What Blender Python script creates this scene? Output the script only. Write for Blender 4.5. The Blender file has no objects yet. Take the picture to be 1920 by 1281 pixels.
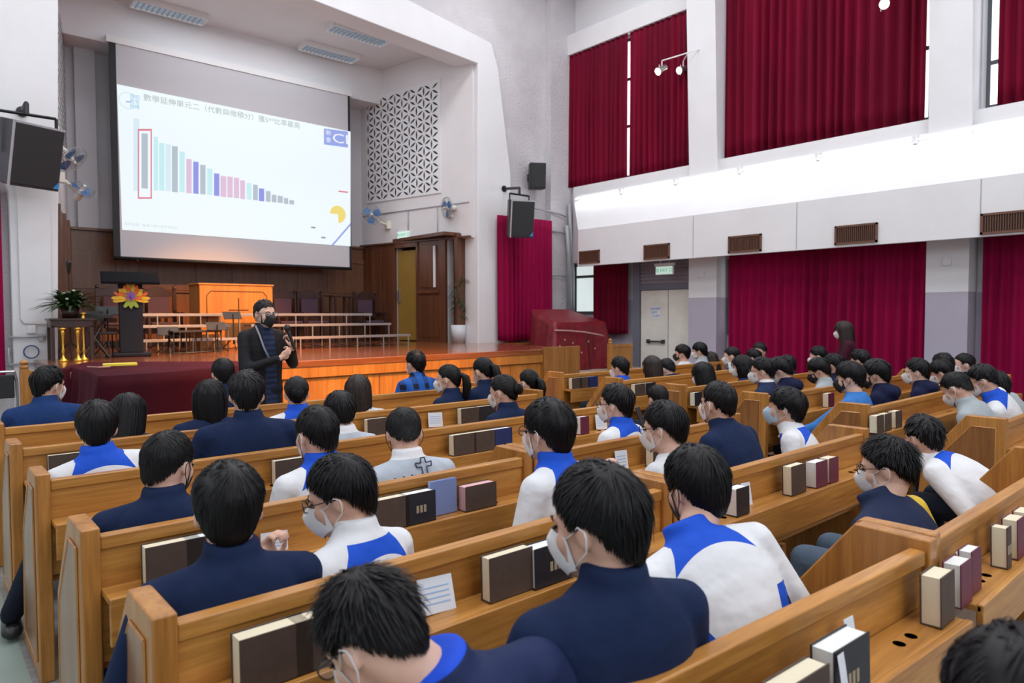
import bpy, bmesh, math, random, os
from mathutils import Vector, Matrix, Euler, Quaternion
from math import sin, cos, pi, radians as rad, sqrt, atan2, tan, exp
V = Vector
SC = bpy.context.scene
COL = SC.collection
random.seed(7)

# ------------------------------------------------------------------ camera
CAM_H, FPX = 1.55, 1297.1
YAW, PITCH, ROLL = rad(41.2227), rad(2.2322), rad(-0.1334)
_f0 = V((sin(YAW), cos(YAW), 0)); _r0 = V((cos(YAW), -sin(YAW), 0)); _u0 = V((0, 0, 1))
_f = _f0 * cos(PITCH) - _u0 * sin(PITCH); _u1 = _u0 * cos(PITCH) + _f0 * sin(PITCH)
CR = _r0 * cos(ROLL) + _u1 * sin(ROLL); CU = -_r0 * sin(ROLL) + _u1 * cos(ROLL)
cd = bpy.data.cameras.new('camera'); cd.sensor_width = 36; cd.lens = FPX / 1920 * 36
cd.clip_start = 0.05; cd.clip_end = 100
cam = bpy.data.objects.new('camera', cd); COL.objects.link(cam)
cam.matrix_world = Matrix(((CR.x, CU.x, -_f.x, 0), (CR.y, CU.y, -_f.y, 0), (CR.z, CU.z, -_f.z, CAM_H), (0, 0, 0, 1)))
SC.camera = cam
cd.dof.use_dof = True; cd.dof.focus_distance = 3.6; cd.dof.aperture_fstop = 4.0


def at(px, py, x=None, y=None, z=None):
    """a point of the hall measured on the photograph, on the plane x=, y= or z="""
    d = _f + CR * ((px - 960) / FPX) - CU * ((py - 640.5) / FPX)
    t = (z - CAM_H) / d.z if z is not None else (y / d.y if y is not None else x / d.x)
    return V((d.x * t, d.y * t, CAM_H + d.z * t))


def heading(px):
    return math.degrees(YAW) + math.degrees(math.atan((px - 960) / FPX))


# ------------------------------------------------------------------ world, exposure, lights
SC.view_settings.view_transform = 'Standard'; SC.view_settings.look = 'None'
SC.view_settings.gamma = 1; SC.view_settings.exposure = 0.40
SC.view_settings.use_curve_mapping = False
SC.cycles.max_bounces = 6; SC.cycles.diffuse_bounces = 4; SC.cycles.glossy_bounces = 3
SC.cycles.transmission_bounces = 3; SC.cycles.transparent_max_bounces = 6
SC.cycles.caustics_reflective = False; SC.cycles.caustics_refractive = False
SC.cycles.sample_clamp_indirect = 6
w = bpy.data.worlds.new('world'); SC.world = w; w.use_nodes = True
w.node_tree.nodes['Background'].inputs[0].default_value = (0.80, 0.87, 1, 1)
w.node_tree.nodes['Background'].inputs[1].default_value = 1.6


def area(name, loc, rot, sx, sy, power, col, spread=180):
    l = bpy.data.lights.new(name, 'AREA'); l.shape = 'RECTANGLE'; l.size = sx; l.size_y = sy
    l.energy = power; l.color = col; l.spread = rad(spread)
    o = bpy.data.objects.new(name, l); COL.objects.link(o)
    o.location = loc; o.rotation_euler = rot
    return o


def spot(name, loc, tgt, power, col, ang, blend=0.6, r=0.15):
    l = bpy.data.lights.new(name, 'SPOT'); l.energy = power; l.color = col
    l.spot_size = rad(ang); l.spot_blend = blend; l.shadow_soft_size = r
    o = bpy.data.objects.new(name, l); COL.objects.link(o); o.location = loc
    o.rotation_euler = (V(tgt) - V(loc)).to_track_quat('-Z', 'Y').to_euler()
    return o


# the hall's rows of ceiling lamps (above the frame) and the windows at the back and left
for i, yy in enumerate((-2.5, 1.5, 5.5, 9.3)):
    for j, xx in enumerate((1.0, 5.0, 9.0)):
        area('ceiling_lamp_light', (xx, yy, 9.1), (0, 0, 0), 2.2, 1.0, 70, (0.95, 0.97, 1.0))
area('rear_window_light', (2.0, -5.3, 4.6), (rad(-78), 0, pi), 6, 3.5, 150, (0.88, 0.94, 1.0))
area('left_window_light', (-3.3, 4.0, 4.8), (0, rad(-75), 0), 3.5, 9, 150, (0.88, 0.94, 1.0))
area('stage_ceiling_light', (5.2, 12.9, 7.1), (0, 0, 0), 3.5, 1.0, 34, (0.90, 0.94, 1.0))
# warm stage lamps
spot('stage_spot_light', (4.6, 3.0, 8.6), (4.5, 12.4, 1.5), 8500, (1.0, 0.40, 0.08), 22, 0.7)
spot('stage_spot_light', (4.2, 4.2, 8.6), (4.4, 8.6, 0.5), 6500, (1.0, 0.42, 0.10), 44, 0.9)

# ------------------------------------------------------------------ materials
MATS = {}


def nd(nt, t, **kw):
    n = nt.nodes.new(t)
    for k, v in kw.items():
        if k in n.inputs.keys(): n.inputs[k].default_value = v
        else: setattr(n, k, v)
    return n


def mat(name, col, rough=0.6, metal=0.0, spec=0.5, var=0.0, vscale=8.0, bump=0.0, bscale=60.0, sheen=0.0,
        emit=None, estr=1.0, coat=0.0, sss=0.0, alpha=1.0, stretch=(1, 1, 1), col2=None, trans=0.0, shcol=None):
    if name in MATS: return MATS[name]
    m = bpy.data.materials.new(name); m.use_nodes = True; nt = m.node_tree; b = nt.nodes['Principled BSDF']
    b.inputs['Base Color'].default_value = (*col, 1); b.inputs['Roughness'].default_value = rough
    b.inputs['Metallic'].default_value = metal; b.inputs['Specular IOR Level'].default_value = spec
    if coat: b.inputs['Coat Weight'].default_value = coat; b.inputs['Coat Roughness'].default_value = 0.12
    if sheen:
        b.inputs['Sheen Weight'].default_value = sheen; b.inputs['Sheen Roughness'].default_value = 0.4
        b.inputs['Sheen Tint'].default_value = (*(shcol or col), 1)
    if sss:
        b.inputs['Subsurface Weight'].default_value = sss; b.inputs['Subsurface Radius'].default_value = (0.01, 0.004, 0.002)
        b.inputs['Subsurface Scale'].default_value = 1.0
    if trans: b.inputs['Transmission Weight'].default_value = trans
    if alpha < 1: b.inputs['Alpha'].default_value = alpha
    if emit: b.inputs['Emission Color'].default_value = (*emit, 1); b.inputs['Emission Strength'].default_value = estr
    if var or bump:
        tc = nd(nt, 'ShaderNodeTexCoord'); mp = nd(nt, 'ShaderNodeMapping'); mp.inputs['Scale'].default_value = stretch
        nt.links.new(tc.outputs['Object'], mp.inputs[0])
    if var:
        n = nd(nt, 'ShaderNodeTexNoise', Scale=vscale, Detail=4.0, Roughness=0.6); nt.links.new(mp.outputs[0], n.inputs['Vector'])
        cr = nd(nt, 'ShaderNodeValToRGB'); c2 = col2 or tuple(c * (1 - var) for c in col)
        cr.color_ramp.elements[0].position = 0.32; cr.color_ramp.elements[1].position = 0.68
        cr.color_ramp.elements[0].color = (*c2, 1); cr.color_ramp.elements[1].color = (*col, 1)
        nt.links.new(n.outputs['Fac'], cr.inputs[0]); nt.links.new(cr.outputs[0], b.inputs['Base Color'])
    if bump:
        n = nd(nt, 'ShaderNodeTexNoise', Scale=bscale, Detail=3.0); nt.links.new(mp.outputs[0], n.inputs['Vector'])
        bp = nd(nt, 'ShaderNodeBump', Strength=bump, Distance=0.02 if bscale > 12 else 0.06); nt.links.new(n.outputs['Fac'], bp.inputs['Height'])
        nt.links.new(bp.outputs[0], b.inputs['Normal'])
    MATS[name] = m
    return m


def wood(name, c1, c2, c3, axis='X', rough=0.36, scale=1.0, coat=0.25):
    """lacquered timber: long grain streaks along one object axis"""
    if name in MATS: return MATS[name]
    m = bpy.data.materials.new(name); m.use_nodes = True; nt = m.node_tree; b = nt.nodes['Principled BSDF']
    tc = nd(nt, 'ShaderNodeTexCoord'); mp = nd(nt, 'ShaderNodeMapping')
    s = {'X': (0.55, 9, 9), 'Y': (9, 0.55, 9), 'Z': (9, 9, 0.55)}[axis]
    mp.inputs['Scale'].default_value = tuple(q * scale for q in s)
    geo = nd(nt, 'ShaderNodeNewGeometry')
    oi = nd(nt, 'ShaderNodeObjectInfo')
    add = nd(nt, 'ShaderNodeVectorMath', operation='MULTIPLY_ADD')
    add.inputs[1].default_value = (13, 17, 11)
    nt.links.new(oi.outputs['Random'], add.inputs[0]); nt.links.new(geo.outputs['Position'], add.inputs[2])
    nt.links.new(add.outputs[0], mp.inputs[0])
    n1 = nd(nt, 'ShaderNodeTexNoise', Scale=1.6, Detail=5.0, Roughness=0.62, Distortion=0.6); nt.links.new(mp.outputs[0], n1.inputs['Vector'])
    n2 = nd(nt, 'ShaderNodeTexNoise', Scale=9.0, Detail=3.0, Roughness=0.6); nt.links.new(mp.outputs[0], n2.inputs['Vector'])
    cr = nd(nt, 'ShaderNodeValToRGB'); e = cr.color_ramp.elements
    e[0].position = 0.30; e[0].color = (*c2, 1); e[1].position = 0.70; e[1].color = (*c1, 1)
    k = e.new(0.5); k.color = (*c3, 1)
    nt.links.new(n1.outputs['Fac'], cr.inputs[0])
    mx = nd(nt, 'ShaderNodeMix', data_type='RGBA', blend_type='MULTIPLY'); mx.inputs[0].default_value = 0.35
    cr2 = nd(nt, 'ShaderNodeValToRGB'); cr2.color_ramp.elements[0].position = 0.35; cr2.color_ramp.elements[0].color = (0.45, 0.4, 0.35, 1)
    cr2.color_ramp.elements[1].position = 0.6
    nt.links.new(n2.outputs['Fac'], cr2.inputs[0]); nt.links.new(cr.outputs[0], mx.inputs[6]); nt.links.new(cr2.outputs[0], mx.inputs[7])
    nt.links.new(mx.outputs[2], b.inputs['Base Color'])
    b.inputs['Roughness'].default_value = rough; b.inputs['Coat Weight'].default_value = coat; b.inputs['Coat Roughness'].default_value = 0.16
    bp = nd(nt, 'ShaderNodeBump', Strength=0.06, Distance=0.01); nt.links.new(n2.outputs['Fac'], bp.inputs['Height']); nt.links.new(bp.outputs[0], b.inputs['Normal'])
    MATS[name] = m
    return m


PEW = wood('honey_oak', (0.64, 0.305, 0.070), (0.37, 0.150, 0.026), (0.51, 0.225, 0.045), 'X', 0.42)
PEWZ = wood('honey_oak_upright', (0.58, 0.265, 0.062), (0.35, 0.140, 0.026), (0.47, 0.200, 0.042), 'Z', 0.40)
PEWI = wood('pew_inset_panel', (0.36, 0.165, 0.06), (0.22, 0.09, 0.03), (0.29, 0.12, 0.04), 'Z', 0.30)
PANEL = wood('dark_teak_panel', (0.17, 0.062, 0.026), (0.085, 0.028, 0.012), (0.12, 0.042, 0.018), 'Z', 0.40, 0.6)
PANELB = wood('brown_teak_panel', (0.20, 0.085, 0.04), (0.12, 0.05, 0.025), (0.16, 0.065, 0.03), 'Z', 0.38, 0.6)
STAGEW = wood('orange_pine_boards', (0.62, 0.27, 0.06), (0.44, 0.165, 0.03), (0.53, 0.215, 0.045), 'Z', 0.35, 0.5)
STAGEF = wood('stage_parquet', (0.34, 0.115, 0.04), (0.22, 0.066, 0.02), (0.28, 0.09, 0.03), 'X', 0.16, 0.8, 0.5)
WHITE = mat('white_paint', (0.78, 0.78, 0.80), 0.6, var=0.05, vscale=1.5, bump=0.05, bscale=25)
WHITEW = mat('warm_white_paint', (0.76, 0.74, 0.75), 0.6, var=0.05, vscale=1.5)
STUCCO = mat('worn_stucco', (0.66, 0.63, 0.66), 0.85, var=0.16, vscale=1.1, bump=0.9, bscale=22)
LILAC = mat('lilac_paint', (0.47, 0.43, 0.52), 0.6, var=0.05, vscale=2)
BLACK = mat('black_plastic', (0.012, 0.012, 0.014), 0.45)
DKGREY = mat('dark_grey_metal', (0.06, 0.06, 0.07), 0.4, 0.4)
STEEL = mat('brushed_steel', (0.55, 0.55, 0.56), 0.3, 0.9)
PIPE = mat('grey_painted_pipe', (0.42, 0.43, 0.46), 0.45, 0.2)
BRASS = mat('brass', (0.75, 0.47, 0.08), 0.25, 0.9)
SKIN = mat('skin', (0.70, 0.43, 0.32), 0.5, sss=0.15, var=0.07, vscale=14, col2=(0.60, 0.345, 0.25))
SKIN2 = mat('skin_paler', (0.74, 0.49, 0.38), 0.5, sss=0.15, var=0.07, vscale=14, col2=(0.68, 0.42, 0.33))
HAIR = mat('black_hair', (0.0045, 0.004, 0.004), 0.40, spec=0.22, var=0.5, vscale=30, col2=(0.006, 0.006, 0.008))
HAIRB = mat('dark_brown_hair', (0.030, 0.016, 0.011), 0.48, spec=0.35, var=0.5, vscale=30, col2=(0.015, 0.010, 0.010))


def velvet(name, c, dark, sh=0.3):
    if name in MATS: return MATS[name]
    m = mat(name, c, 0.75, sheen=sh, spec=0.12, var=0.5, vscale=1.3, col2=dark, stretch=(1, 1, 0.22), bump=0.15, bscale=40, shcol=(0.9, 0.15, 0.35))
    return m


CRIMSON = velvet('crimson_velvet', (0.20, 0.0015, 0.024), (0.10, 0.001, 0.012))
MAGENTA = velvet('magenta_velvet', (0.36, 0.002, 0.065), (0.20, 0.001, 0.035))
MAROON = velvet('maroon_velvet', (0.050, 0.002, 0.009), (0.026, 0.001, 0.005), 0.06)
REDSATIN = mat('red_brocade', (0.24, 0.008, 0.020), 0.45, sheen=0.2, var=0.4, vscale=12, col2=(0.12, 0.004, 0.010), bump=0.2, bscale=30)

# ------------------------------------------------------------------ mesh helpers


class MB:
    """collects shapes and links them as one mesh object"""

    def __init__(s):
        s.v = []; s.f = []; s.mi = []

    def add(s, vs, fs, mi=0):
        o = len(s.v); s.v += [tuple(p) for p in vs]
        s.f += [tuple(i + o for i in f) for f in fs]; s.mi += [mi] * len(fs)
        return s

    def box(s, x0, x1, y0, y1, z0, z1, mi=0, M=None):
        vs = [V((x, y, z)) for x in (x0, x1) for y in (y0, y1) for z in (z0, z1)]
        if M is not None: vs = [M @ p for p in vs]
        return s.add(vs, [(0, 1, 3, 2), (4, 6, 7, 5), (0, 4, 5, 1), (2, 3, 7, 6), (0, 2, 6, 4), (1, 5, 7, 3)], mi)

    def prism(s, pts, ext, mi=0):
        """pts: ordered 3D polygon, ext: extrusion vector"""
        n = len(pts); a = [V(p) for p in pts]; b = [p + V(ext) for p in a]
        return s.add(a + b, [tuple(range(n))[::-1], tuple(range(n, 2 * n))] + [(i, (i + 1) % n, n + (i + 1) % n, n + i) for i in range(n)], mi)

    def tube(s, pts, r, n=8, mi=0, caps=True, sy=1.0):
        pts = [V(p) for p in pts]; rs = r if isinstance(r, (list, tuple)) else [r] * len(pts)
        vs = []; up = None
        for i, p in enumerate(pts):
            t = (pts[min(i + 1, len(pts) - 1)] - pts[max(i - 1, 0)]).normalized()
            if up is None:
                up = V((0, 0, 1)) if abs(t.z) < 0.9 else V((0, 1, 0))
            a = t.cross(up)
            if a.length < 1e-6: a = t.orthogonal()
            a.normalize(); b = a.cross(t).normalized(); up = b
            for k in range(n):
                q = 2 * pi * k / n
                vs.append(p + a * (cos(q) * rs[i]) + b * (sin(q) * rs[i] * sy))
        fs = [(i * n + k, i * n + (k + 1) % n, (i + 1) * n + (k + 1) % n, (i + 1) * n + k) for i in range(len(pts) - 1) for k in range(n)]
        if caps: fs += [tuple(range(n))[::-1], tuple((len(pts) - 1) * n + k for k in range(n))]
        return s.add(vs, fs, mi)

    def cyl(s, a, b, r, n=16, mi=0, r2=None):
        return s.tube([a, b], [r, r if r2 is None else r2], n, mi)

    def lathe(s, prof, c, n=20, mi=0, M=None):
        c = V(c); vs = []
        for (r, z) in prof:
            for k in range(n):
                p = V((r * cos(2 * pi * k / n), r * sin(2 * pi * k / n), z))
                if M is not None: p = M @ p
                vs.append(c + p)
        m = len(prof)
        fs = [(i * n + k, i * n + (k + 1) % n, (i + 1) * n + (k + 1) % n, (i + 1) * n + k) for i in range(m - 1) for k in range(n)]
        if prof[0][0] > 1e-5: fs.append(tuple(range(n))[::-1])
        if prof[-1][0] > 1e-5: fs.append(tuple((m - 1) * n + k for k in range(n)))
        return s.add(vs, fs, mi)

    def ell(s, c, r, M=None, nu=16, nv=10, mi=0):
        c = V(c); vs = []
        for i in range(nv + 1):
            th = pi * i / nv
            if i in (0, nv):
                p = V((0, 0, r[2] * cos(th))); vs.append(c + (M @ p if M else p)); continue
            for k in range(nu):
                ph = 2 * pi * k / nu
                p = V((r[0] * sin(th) * cos(ph), r[1] * sin(th) * sin(ph), r[2] * cos(th)))
                vs.append(c + (M @ p if M else p))
        fs = []
        for k in range(nu): fs.append((0, 1 + k, 1 + (k + 1) % nu))
        for i in range(nv - 2):
            for k in range(nu):
                a = 1 + i * nu
                fs.append((a + k, a + nu + k, a + nu + (k + 1) % nu, a + (k + 1) % nu))
        l = len(vs) - 1; a = 1 + (nv - 2) * nu
        for k in range(nu): fs.append((l, a + (k + 1) % nu, a + k))
        return s.add(vs, fs, mi)

    def cap(s, a, b, ra, rb, n=12, mi=0):
        """tapered capsule with round ends"""
        a = V(a); b = V(b); t = (b - a)
        L = t.length
        if L < 1e-6: return s.ell(a, (ra,) * 3, None, n, 8, mi)
        t /= L
        pts = []; rs = []
        for q in (-80, -50, -25): pts.append(a + t * (ra * sin(rad(q)))); rs.append(ra * cos(rad(q)))
        for k in range(0, 5): pts.append(a.lerp(b, k / 4)); rs.append(ra + (rb - ra) * k / 4)
        for q in (25, 50, 80): pts.append(b + t * (rb * sin(rad(q)))); rs.append(rb * cos(rad(q)))
        return s.tube(pts, rs, n, mi)

    def grid(s, fn, nu, nv, mi=0):
        vs = [fn(i / nu, j / nv) for j in range(nv + 1) for i in range(nu + 1)]
        return s.add(vs, [(j * (nu + 1) + i, j * (nu + 1) + i + 1, (j + 1) * (nu + 1) + i + 1, (j + 1) * (nu + 1) + i) for j in range(nv) for i in range(nu)], mi)

    def mesh(s, name):
        me = bpy.data.meshes.new(name); me.from_pydata(s.v, [], s.f)
        me.update()
        return me

    def build(s, name, mats, parent=None, smooth=False, bevel=0.0, loc=None, fixn=True):
        me = s.mesh(name)
        mats = mats if isinstance(mats, (list, tuple)) else [mats]
        for m in mats: me.materials.append(m)
        if any(s.mi): me.polygons.foreach_set('material_index', s.mi)
        if fixn:
            bm = bmesh.new(); bm.from_mesh(me); bmesh.ops.recalc_face_normals(bm, faces=bm.faces); bm.to_mesh(me); bm.free()
        if smooth: me.polygons.foreach_set('use_smooth', [True] * len(me.polygons))
        o = bpy.data.objects.new(name, me); COL.objects.link(o)
        if parent is not None: o.parent = parent
        if loc is not None: o.location = loc
        if bevel:
            b = o.modifiers.new('bevel', 'BEVEL'); b.width = bevel; b.segments = 2; b.limit_method = 'ANGLE'
            if not smooth:
                me.polygons.foreach_set('use_smooth', [True] * len(me.polygons))
                b.harden_normals = True
        return o


def tag(o, label=None, cat=None, group=None, kind=None):
    if label: o['label'] = label
    if cat: o['category'] = cat
    if group: o['group'] = group
    if kind: o['kind'] = kind
    return o


def struct(o, label=None, cat=None):
    o['kind'] = 'structure'
    if label: o['label'] = label
    if cat: o['category'] = cat
    return o


def empty(name, loc, rz=0, **k):
    o = bpy.data.objects.new(name, None); COL.objects.link(o); o.location = loc; o.rotation_euler = (0, 0, rz)
    tag(o, **k)
    return o


def copy_tree(o, parent=None):
    c = o.copy(); COL.objects.link(c); c.parent = parent
    for ch in list(o.children): copy_tree(ch, c)
    return c


def text(body, size, mtl, name='lettering', parent=None, M=None, ext=0.0005, align='LEFT'):
    cu = bpy.data.curves.new(name, 'FONT'); cu.body = body; cu.size = size; cu.extrude = ext
    cu.align_x = align; cu.align_y = 'CENTER'; cu.materials.append(mtl); cu.resolution_u = 3
    o = bpy.data.objects.new(name, cu); COL.objects.link(o)
    if parent is not None: o.parent = parent
    if M is not None: o.matrix_local = M
    return o


def frameM(origin, xa, za):
    """matrix whose X axis is xa and Z axis is za (text faces along Z)"""
    xa = V(xa).normalized(); za = V(za).normalized(); ya = za.cross(xa).normalized()
    return Matrix(((xa.x, ya.x, za.x, origin[0]), (xa.y, ya.y, za.y, origin[1]), (xa.z, ya.z, za.z, origin[2]), (0, 0, 0, 1)))

# ================================================================== THE ROOM
ST = 0.95                      # stage height
XR, YF = 11.9, 11.5            # right wall, front wall
FLOORM = mat('green_vinyl_floor', (0.33, 0.42, 0.38), 0.35, var=0.18, vscale=3, bump=0.05, bscale=80)
FLOOR2 = mat('grey_floor_strips', (0.30, 0.32, 0.32), 0.35, var=0.35, vscale=6, stretch=(0.15, 6, 1), coat=0.2)
b = MB(); b.box(-3.4, 0.36, -5.5, 15.2, -0.1, 0); b.box(0.36, 12.2, -5.5, 15.2, -0.1, 0, 1)
struct(b.build('floor', [FLOORM, FLOOR2]))
b = MB(); b.box(-3.4, 12.2, -5.5, 11.6, 9.4, 9.5); struct(b.build('ceiling', WHITE))
b = MB(); b.box(-3.5, -3.4, -5.5, 11.9, 0, 9.5); struct(b.build('wall_left', WHITE))
b = MB(); b.box(-3.5, 12.2, -5.6, -5.5, 0, 9.5); struct(b.build('wall_back', WHITE))
# front wall (rough stucco) around the stage opening
b = MB(); b.box(-3.4, 1.30, YF, YF + 0.3, 0, 9.5); b.box(9.3, 12.2, YF, YF + 0.3, 0, 9.5); b.box(1.3, 9.3, YF, YF + 0.3, 7.25, 9.5)
struct(b.build('wall_front', STUCCO))
b = MB(); b.box(11.1, 11.9, YF - 0.18, YF, 0, 9.5); struct(b.build('wall_front_pier', STUCCO))
# smooth white proscenium frame
outer = [(1.07, 0), (1.07, 3.2), (0.72, 4.6), (1.0, 6.8), (1.15, 7.25), (5.28, 7.85), (9.42, 7.25), (9.60, 6.8), (9.95, 4.6), (9.9, 0)]
inner = [(9.02, 0), (9.05, 6.74), (5.28, 6.98), (1.72, 6.74), (1.56, 0)]
b = MB(); b.prism([(x, YF - 0.12, z) for x, z in outer + inner], (0, 0.5, 0))
struct(b.build('trim_1', WHITE, bevel=0.02), 'smooth white frame around the stage opening')
# raised rounded panel on the left pillar
b = MB(); b.prism([(1.16, YF - 0.125, 1.5), (1.2, YF - 0.125, 1.44), (1.52, YF - 0.125, 1.42), (1.54, YF - 0.125, 3.4), (1.16, YF - 0.125, 3.4)], (0, -0.03, 0))
struct(b.build('trim_2', WHITE, bevel=0.012))

# ---- stage recess
SL = [(1.56, 11.5), (2.28, 14.9)]; SR = [(9.0, 11.5), (8.284, 14.9)]
RU = V((-0.206, 0.9785, 0)); RN = V((-0.9785, -0.206, 0))      # along / out of the right side wall
RO = V((9.0, 11.5, 0))


def sw(s, d, z):                    # point on the right splayed wall
    return RO + RU * s + RN * d + V((0, 0, z))


def swbox(b, s0, s1, d0, d1, z0, z1, mi=0):
    vs = [sw(s, d, z) for s in (s0, s1) for d in (d0, d1) for z in (z0, z1)]
    b.add(vs, [(0, 1, 3, 2), (4, 6, 7, 5), (0, 4, 5, 1), (2, 3, 7, 6), (0, 2, 6, 4), (1, 5, 7, 3)], mi)


WT = 3.17                           # wainscot top
b = MB()
swbox(b, 0, 3.48, -0.2, 0, WT, 7.3); swbox(b, 0.73, 1.60, -0.2, 0, ST, WT); swbox(b, 2.30, 3.48, -0.2, 0, ST, WT)
struct(b.build('wall_stage_right', WHITEW))
b = MB(); b.prism([(1.56, 11.5, ST), (2.28, 14.9, ST), (2.08, 14.9, ST), (1.36, 11.5, ST)], (0, 0, 6.35))
struct(b.build('wall_stage_left', WHITEW))
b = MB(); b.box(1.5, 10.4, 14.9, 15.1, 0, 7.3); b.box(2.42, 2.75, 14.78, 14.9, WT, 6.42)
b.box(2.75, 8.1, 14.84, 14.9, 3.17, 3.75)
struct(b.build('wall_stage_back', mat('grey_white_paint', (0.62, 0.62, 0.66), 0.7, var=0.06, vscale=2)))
b = MB(); b.box(1.4, 10.4, 11.6, 15.1, 7.2, 7.3); struct(b.build('ceiling_stage', WHITE))
b = MB(); b.box(2.1, 8.45, 14.2, 14.9, 6.42, 7.2); struct(b.build('trim_3', WHITE), 'white bulkhead above the projection screen')
# little dark room behind the side doorways
b = MB(); b.box(8.8, 10.3, 11.82, 11.9, 0.9, WT + 0.1); b.box(10.25, 10.35, 11.8, 14.9, 0.9, WT + 0.1); b.box(8.5, 10.3, 11.85, 14.9, WT + 0.05, WT + 0.12)
struct(b.build('wall_side_room', PANEL))
# stage floor
b = MB(); b.box(1.30, 8.25, 8.62, 15.0, 0.86, ST); b.box(8.25, 9.15, 8.66, 15.0, 0.86, ST); b.box(9.15, 10.3, 11.4, 15.0, 0.86, ST)
b.box(9.15, 11.2, 10.75, 11.5, 0.86, ST)
struct(b.build('floor_stage', STAGEF, bevel=0.01))
# stage fascia: boards, grooves, top rail
FAS = wood('stage_front_boards', (0.60, 0.255, 0.05), (0.42, 0.15, 0.025), (0.50, 0.20, 0.038), 'Z', 0.33, 0.5)
b = MB(); b.box(1.35, 9.10, 8.68, 8.75, 0, 0.86)
x = 1.35
k = 0
while x < 8.2:
    wd = 1.05 if k % 2 == 0 else 0.19
    b.box(x + 0.006, min(x + wd, 8.25) - 0.006, 8.66, 8.68, 0.03, 0.70); x += wd; k += 1
b.box(1.32, 8.27, 8.63, 8.68, 0.72, 0.86)
b.box(8.27, 9.10, 8.65, 8.68, 0.0, 0.86)
b.box(9.06, 9.15, 8.66, 11.4, 0, 0.86)
struct(b.build('stage_front', FAS, bevel=0.004), 'orange varnished timber front of the stage')
b = MB(); b.box(8.28, 9.17, 8.6, 8.66, 0.0, ST + 0.03); struct(b.build('trim_4', wood('stage_end_board', (0.44, 0.20, 0.055), (0.28, 0.11, 0.03), (0.36, 0.155, 0.04), 'Z', 0.35), bevel=0.005))
# low dais to the right of the stage
b = MB(); b.box(9.17, 11.88, 9.2, 11.4, 0, 0.42); struct(b.build('floor_dais', mat('pale_laminate', (0.52, 0.43, 0.34), 0.4, var=0.1)))

# ---- timber wainscot of the stage
b = MB(); b.box(2.2, 8.35, 14.83, 14.9, ST, WT); b.box(2.3, 8.3, 14.77, 14.9, WT - .05, WT)
for i in range(9): b.box(2.3 + i * 0.72, 2.95 + i * 0.72, 14.815, 14.83, 2.05, 2.75)
b.box(2.9, 8.3, 14.80, 14.84, 2.76, 2.86); b.box(2.9, 8.3, 14.78, 14.84, 2.0, 2.04)
struct(b.build('trim_5', PANELB, bevel=0.004), 'timber wainscot across the back of the stage')
b = MB()
vs = lambda s, d, z: V((1.56 + 0.206 * s + 0.9785 * d, 11.5 + 0.9785 * s - 0.206 * d, z))
b.add([vs(s, d, z) for s in (0.05, 3.45) for d in (0, 0.05) for z in (ST, WT)], [(0, 1, 3, 2), (4, 6, 7, 5), (0, 4, 5, 1), (2, 3, 7, 6), (0, 2, 6, 4), (1, 5, 7, 3)])
for s0 in (0.4, 1.5, 2.4): b.add([vs(s, d, z) for s in (s0, s0 + .1) for d in (0, 0.09) for z in (ST, WT)], [(0, 1, 3, 2), (4, 6, 7, 5), (0, 4, 5, 1), (2, 3, 7, 6), (0, 2, 6, 4), (1, 5, 7, 3)])
struct(b.build('trim_6', PANELB, bevel=0.004))
b = MB()
swbox(b, 2.36, 3.45, 0, 0.04, ST, WT); swbox(b, 0.73, 1.58, 0, 0.04, ST, WT)
swbox(b, 2.78, 3.08, 0.04, 0.06, ST, WT - 0.1)
swbox(b, 0.73, 0.90, 0.04, 0.08, ST, WT); swbox(b, 1.0, 1.5, 0.04, 0.055, 2.15, 3.08); swbox(b, 0.92, 1.56, 0.04, 0.08, 2.02, 2.08)
swbox(b, 0.98, 1.54, 0.04, 0.05, ST + .1, 1.95)
swbox(b, 0.05, 3.46, 0.0, 0.09, WT, WT + 0.04)
struct(b.build('trim_7', PANEL, bevel=0.004), 'dark timber wainscot on the right side of the stage')
b = MB(); swbox(b, 1.02, 1.07, 0.06, 0.09, 2.15, 3.05); struct(b.build('trim_8', WHITE))
# side doorway with a half-open ochre door
OCH = mat('ochre_painted_door', (0.30, 0.175, 0.03), 0.5, var=0.15, vscale=3)
b = MB(); swbox(b, 1.56, 1.62, -0.1, 0.07, ST, WT); swbox(b, 2.30, 2.36, -0.1, 0.07, ST, WT); swbox(b, 1.56, 2.36, -0.1, 0.07, WT - 0.1, WT)
fr = struct(b.build('door_1', PANEL, bevel=0.004), 'open ochre door in the dark timber side wall of the stage', 'door')
b = MB(); swbox(b, 1.66, 2.28, -0.06, -0.02, ST + 0.02, WT - 0.16); b.build('door_leaf', OCH, fr, bevel=0.004)
b = MB(); swbox(b, 2.20, 2.24, -0.02, 0.03, 1.85, 2.12); b.build('door_handle', STEEL, fr)

# ---- lattice of the side walls, shade of its openings painted as flat dark leaves
LATD = mat('painted_opening_shade', (0.02, 0.02, 0.022), 0.9)


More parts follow.
